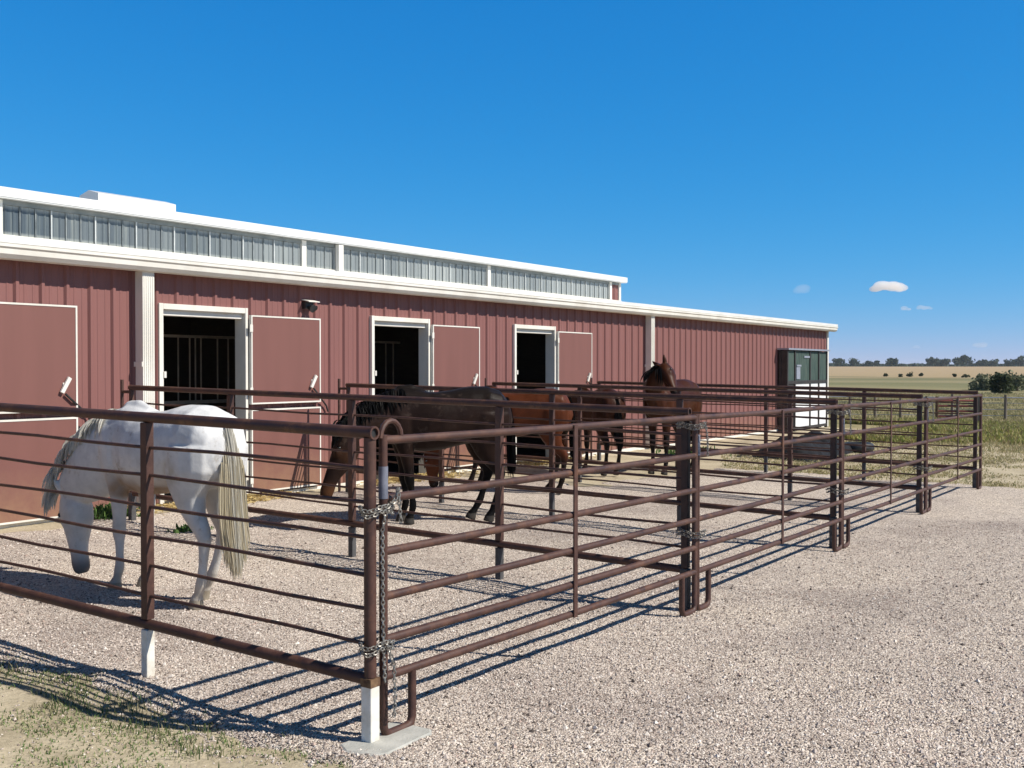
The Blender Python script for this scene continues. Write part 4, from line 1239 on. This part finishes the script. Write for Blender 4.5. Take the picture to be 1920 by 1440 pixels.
shrub('shrub', 1908, 84, 1.7, 3.0, SAGE, 'pale grey-green shrub right behind the dark rounded bush', 'shrub', 1000, 0.12, 'shrubs on the pasture')
shrub('shrub', 1955, 76, 1.4, 3.0, SAGE, 'grey-green shrub farthest right of the pasture shrubs', 'shrub', 900, 0.12, 'shrubs on the pasture')
for px, Z, h, lab in ((1660, 200, 0.9, 'tiny dark shrub on the tan far field, nearest the barn corner'), (1688, 190, 0.8, 'tiny low dark shrub on the far field edge, second from the barn corner'),
                      (1705, 195, 1.4, 'small upright dark shrub on the far field, tallest of the row'), (1727, 205, 1.0, 'tiny round dark shrub right of the tallest far field shrub'),
                      (1790, 190, 0.9, 'tiny dark shrub on the far field below the thick skyline clump'), (1812, 180, 0.9, 'wide low dark shrub on the far field below the tallest skyline tree')):
    shrub('shrub', px, Z, h*0.7, h*0.7*(1.2 if px < 1800 else 3.0), DKG, lab, 'shrub', 160, 0.14, 'lone shrubs on the far field')
BLG = [(0.030,0.050,0.040),(0.040,0.065,0.050),(0.055,0.080,0.055)]
TR = [(1573, 820, 8.5, 9, 'squat dark tree on the skyline just right of the barn corner'), (1601, 840, 9, 10, 'round dark tree on the skyline, second from the barn corner'),
      (1632, 830, 6, 18, 'low wide dark tree on the skyline left of the lone dark crown'), (1673, 800, 9.5, 11, 'lone dark crown standing up from the low skyline trees'),
      (1751, 850, 10, 15, 'broad dark tree starting the thick skyline clump'), (1771, 850, 8.5, 13, 'lower dark tree within the thick skyline clump'),
      (1795, 830, 9.5, 14, 'rounded dark tree touching the tallest skyline tree'), (1812, 800, 13, 12, 'tallest dark tree on the skyline'),
      (1841, 860, 7.5, 12, 'small bluish tree right of the tallest skyline tree'), (1858, 870, 8, 12, 'small flat topped tree among the bluish skyline trees'),
      (1893, 850, 8.5, 10, 'small round dark tree near the right end of the skyline'), (1911, 820, 11, 11, 'dark tree at the right end of the skyline')]
for px, Z, h, wd, lab in TR:
    shrub('skyline_tree', px, Z, h*0.74, wd*0.9, BLG, lab, 'tree', 420, 0.85, 'trees along the skyline')
# low far woodland between them: one mass
n = 14000
px = rng.uniform(1520, 2150, n); Z = rng.uniform(880, 960, n)
x, y = ground_at(px, Z)
hh = 4.0*(0.25+0.75*vnoise(px*0.05, px*0+2.5, 91))
P = np.stack([x, y, 1.7+rng.random(n)*hh], -1)
a = rng.normal(0, 1, (n,3)); a /= np.linalg.norm(a, axis=1)[:,None]; b = np.cross(a, rng.normal(0, 1, (n,3))); b /= np.linalg.norm(b, axis=1)[:,None]
s = rng.uniform(0.8, 1.8, n)[:,None]
V = np.stack([P-a*s, P+b*s*0.7, P+a*s, P-b*s*0.7], 1)
o = np_mesh('distant_woodland', V.reshape(-1,3), np.arange(4)[None]+4*np.arange(n)[:,None], M_LEAF, np.repeat(pick(BLG, n, 0.3), 4, axis=0))
tag(o, 'low dark woodland strip along the skyline beyond the tan field', 'woodland', kind='stuff')

# ------------------------------------------------------------------ clouds
def cloud_mat(name, dens):
    m = bpy.data.materials.new(name); m.use_nodes = True
    N = m.node_tree.nodes; L = m.node_tree.links
    for q in list(N):
        if q.type == 'BSDF_PRINCIPLED': N.remove(q)
    out = [q for q in N if q.type == 'OUTPUT_MATERIAL'][0]
    pv = N.new('ShaderNodeVolumePrincipled'); pv.inputs['Color'].default_value = (1,1,1,1); pv.inputs['Anisotropy'].default_value = 0.2
    pv.inputs['Density'].default_value = dens
    L.new(pv.outputs[0], out.inputs['Volume'])
    return m
def cloud(px, py, wpx, hpx, label, dens=0.035, Z=2600, n=14, seed=1):
    rnd = random.Random(seed)
    u = (px-960)/1962
    x, y = Z*(0.820+u*0.572), Z*(0.572-u*0.820)
    z = CAM_H + Z*(689-py)/1962
    W = wpx*Z/1962; H = hpx*Z/1962
    lat = Vector((0.572, -0.82, 0)); fwd = Vector((0.82, 0.572, 0))
    mb = MB()
    for k in range(n):
        t = (k+0.5)/n*2-1
        rad = H*(0.30+0.28*(1-t*t))*rnd.uniform(0.7, 1.1)
        c = lat*(t*W*0.46) + fwd*rnd.uniform(-0.2, 0.2)*W + Vector((0,0, -H*0.5+rad*0.8+rnd.uniform(0, 0.30)*H*(1-t*t)))
        base = len(mb.v)
        rows = []
        for i in range(1, 8):
            ph = math.pi*i/8
            rr = rad*math.sin(ph)
            rows.append([c+Vector((rr*1.5*math.cos(q)*1.0, rr*1.5*math.sin(q), rad*0.8*math.cos(ph))) for q in [2*math.pi*j/12 for j in range(12)]])
        mb.rings(rows)
    o = mb.build('cloud', None, None)
    md = o.modifiers.new('r', 'REMESH'); md.mode = 'VOXEL'; md.voxel_size = max(H/9, 1.2)
    dg = bpy.context.evaluated_depsgraph_get(); dg.update()
    me = bpy.data.meshes.new_from_object(o.evaluated_get(dg), depsgraph=dg)
    o.modifiers.clear(); o.data = me; me.name = 'cloud'
    me.materials.clear(); me.materials.append(cloud_mat('cloud '+str(seed), dens))
    o.location = (x, y, z)
    tag(o, label, 'cloud', 'small fair weather clouds')
cloud(1663, 538, 62, 20, 'largest small white cloud, flat based, alone in the lower right sky', 0.05, seed=3)
cloud(1697, 579, 20, 8, 'left one of two tiny level clouds under the largest cloud', 0.02, n=6, seed=4)
cloud(1732, 577, 26, 9, 'right one of two tiny level clouds under the largest cloud', 0.02, n=6, seed=5)
cloud(1502, 543, 15, 18, 'tiny upright wisp of cloud above the far barn roof', 0.006, n=5, seed=6)
cloud(1836, 645, 22, 14, 'faint pinkish wisp of cloud low over the skyline at right', 0.008, n=5, seed=7)
cloud(1717, 651, 20, 6, 'faint low wisp of cloud over the middle of the skyline', 0.007, n=5, seed=8)

# ------------------------------------------------------------------ air
HZ = bpy.data.materials.new('air'); HZ.use_nodes = True
for q in list(HZ.node_tree.nodes):
    if q.type == 'BSDF_PRINCIPLED': HZ.node_tree.nodes.remove(q)
hv = HZ.node_tree.nodes.new('ShaderNodeVolumePrincipled')
hv.inputs['Color'].default_value = (0.74, 0.87, 1.0, 1); hv.inputs['Density'].default_value = 0.00012; hv.inputs['Anisotropy'].default_value = 0.2
HZ.node_tree.links.new(hv.outputs[0], [q for q in HZ.node_tree.nodes if q.type == 'OUTPUT_MATERIAL'][0].inputs['Volume'])
hb = MB(); hb.box(-7100, 7100, -7100, 7100, -1.6, 16.0)
tag(hb.build('haze', HZ), kind='stuff')
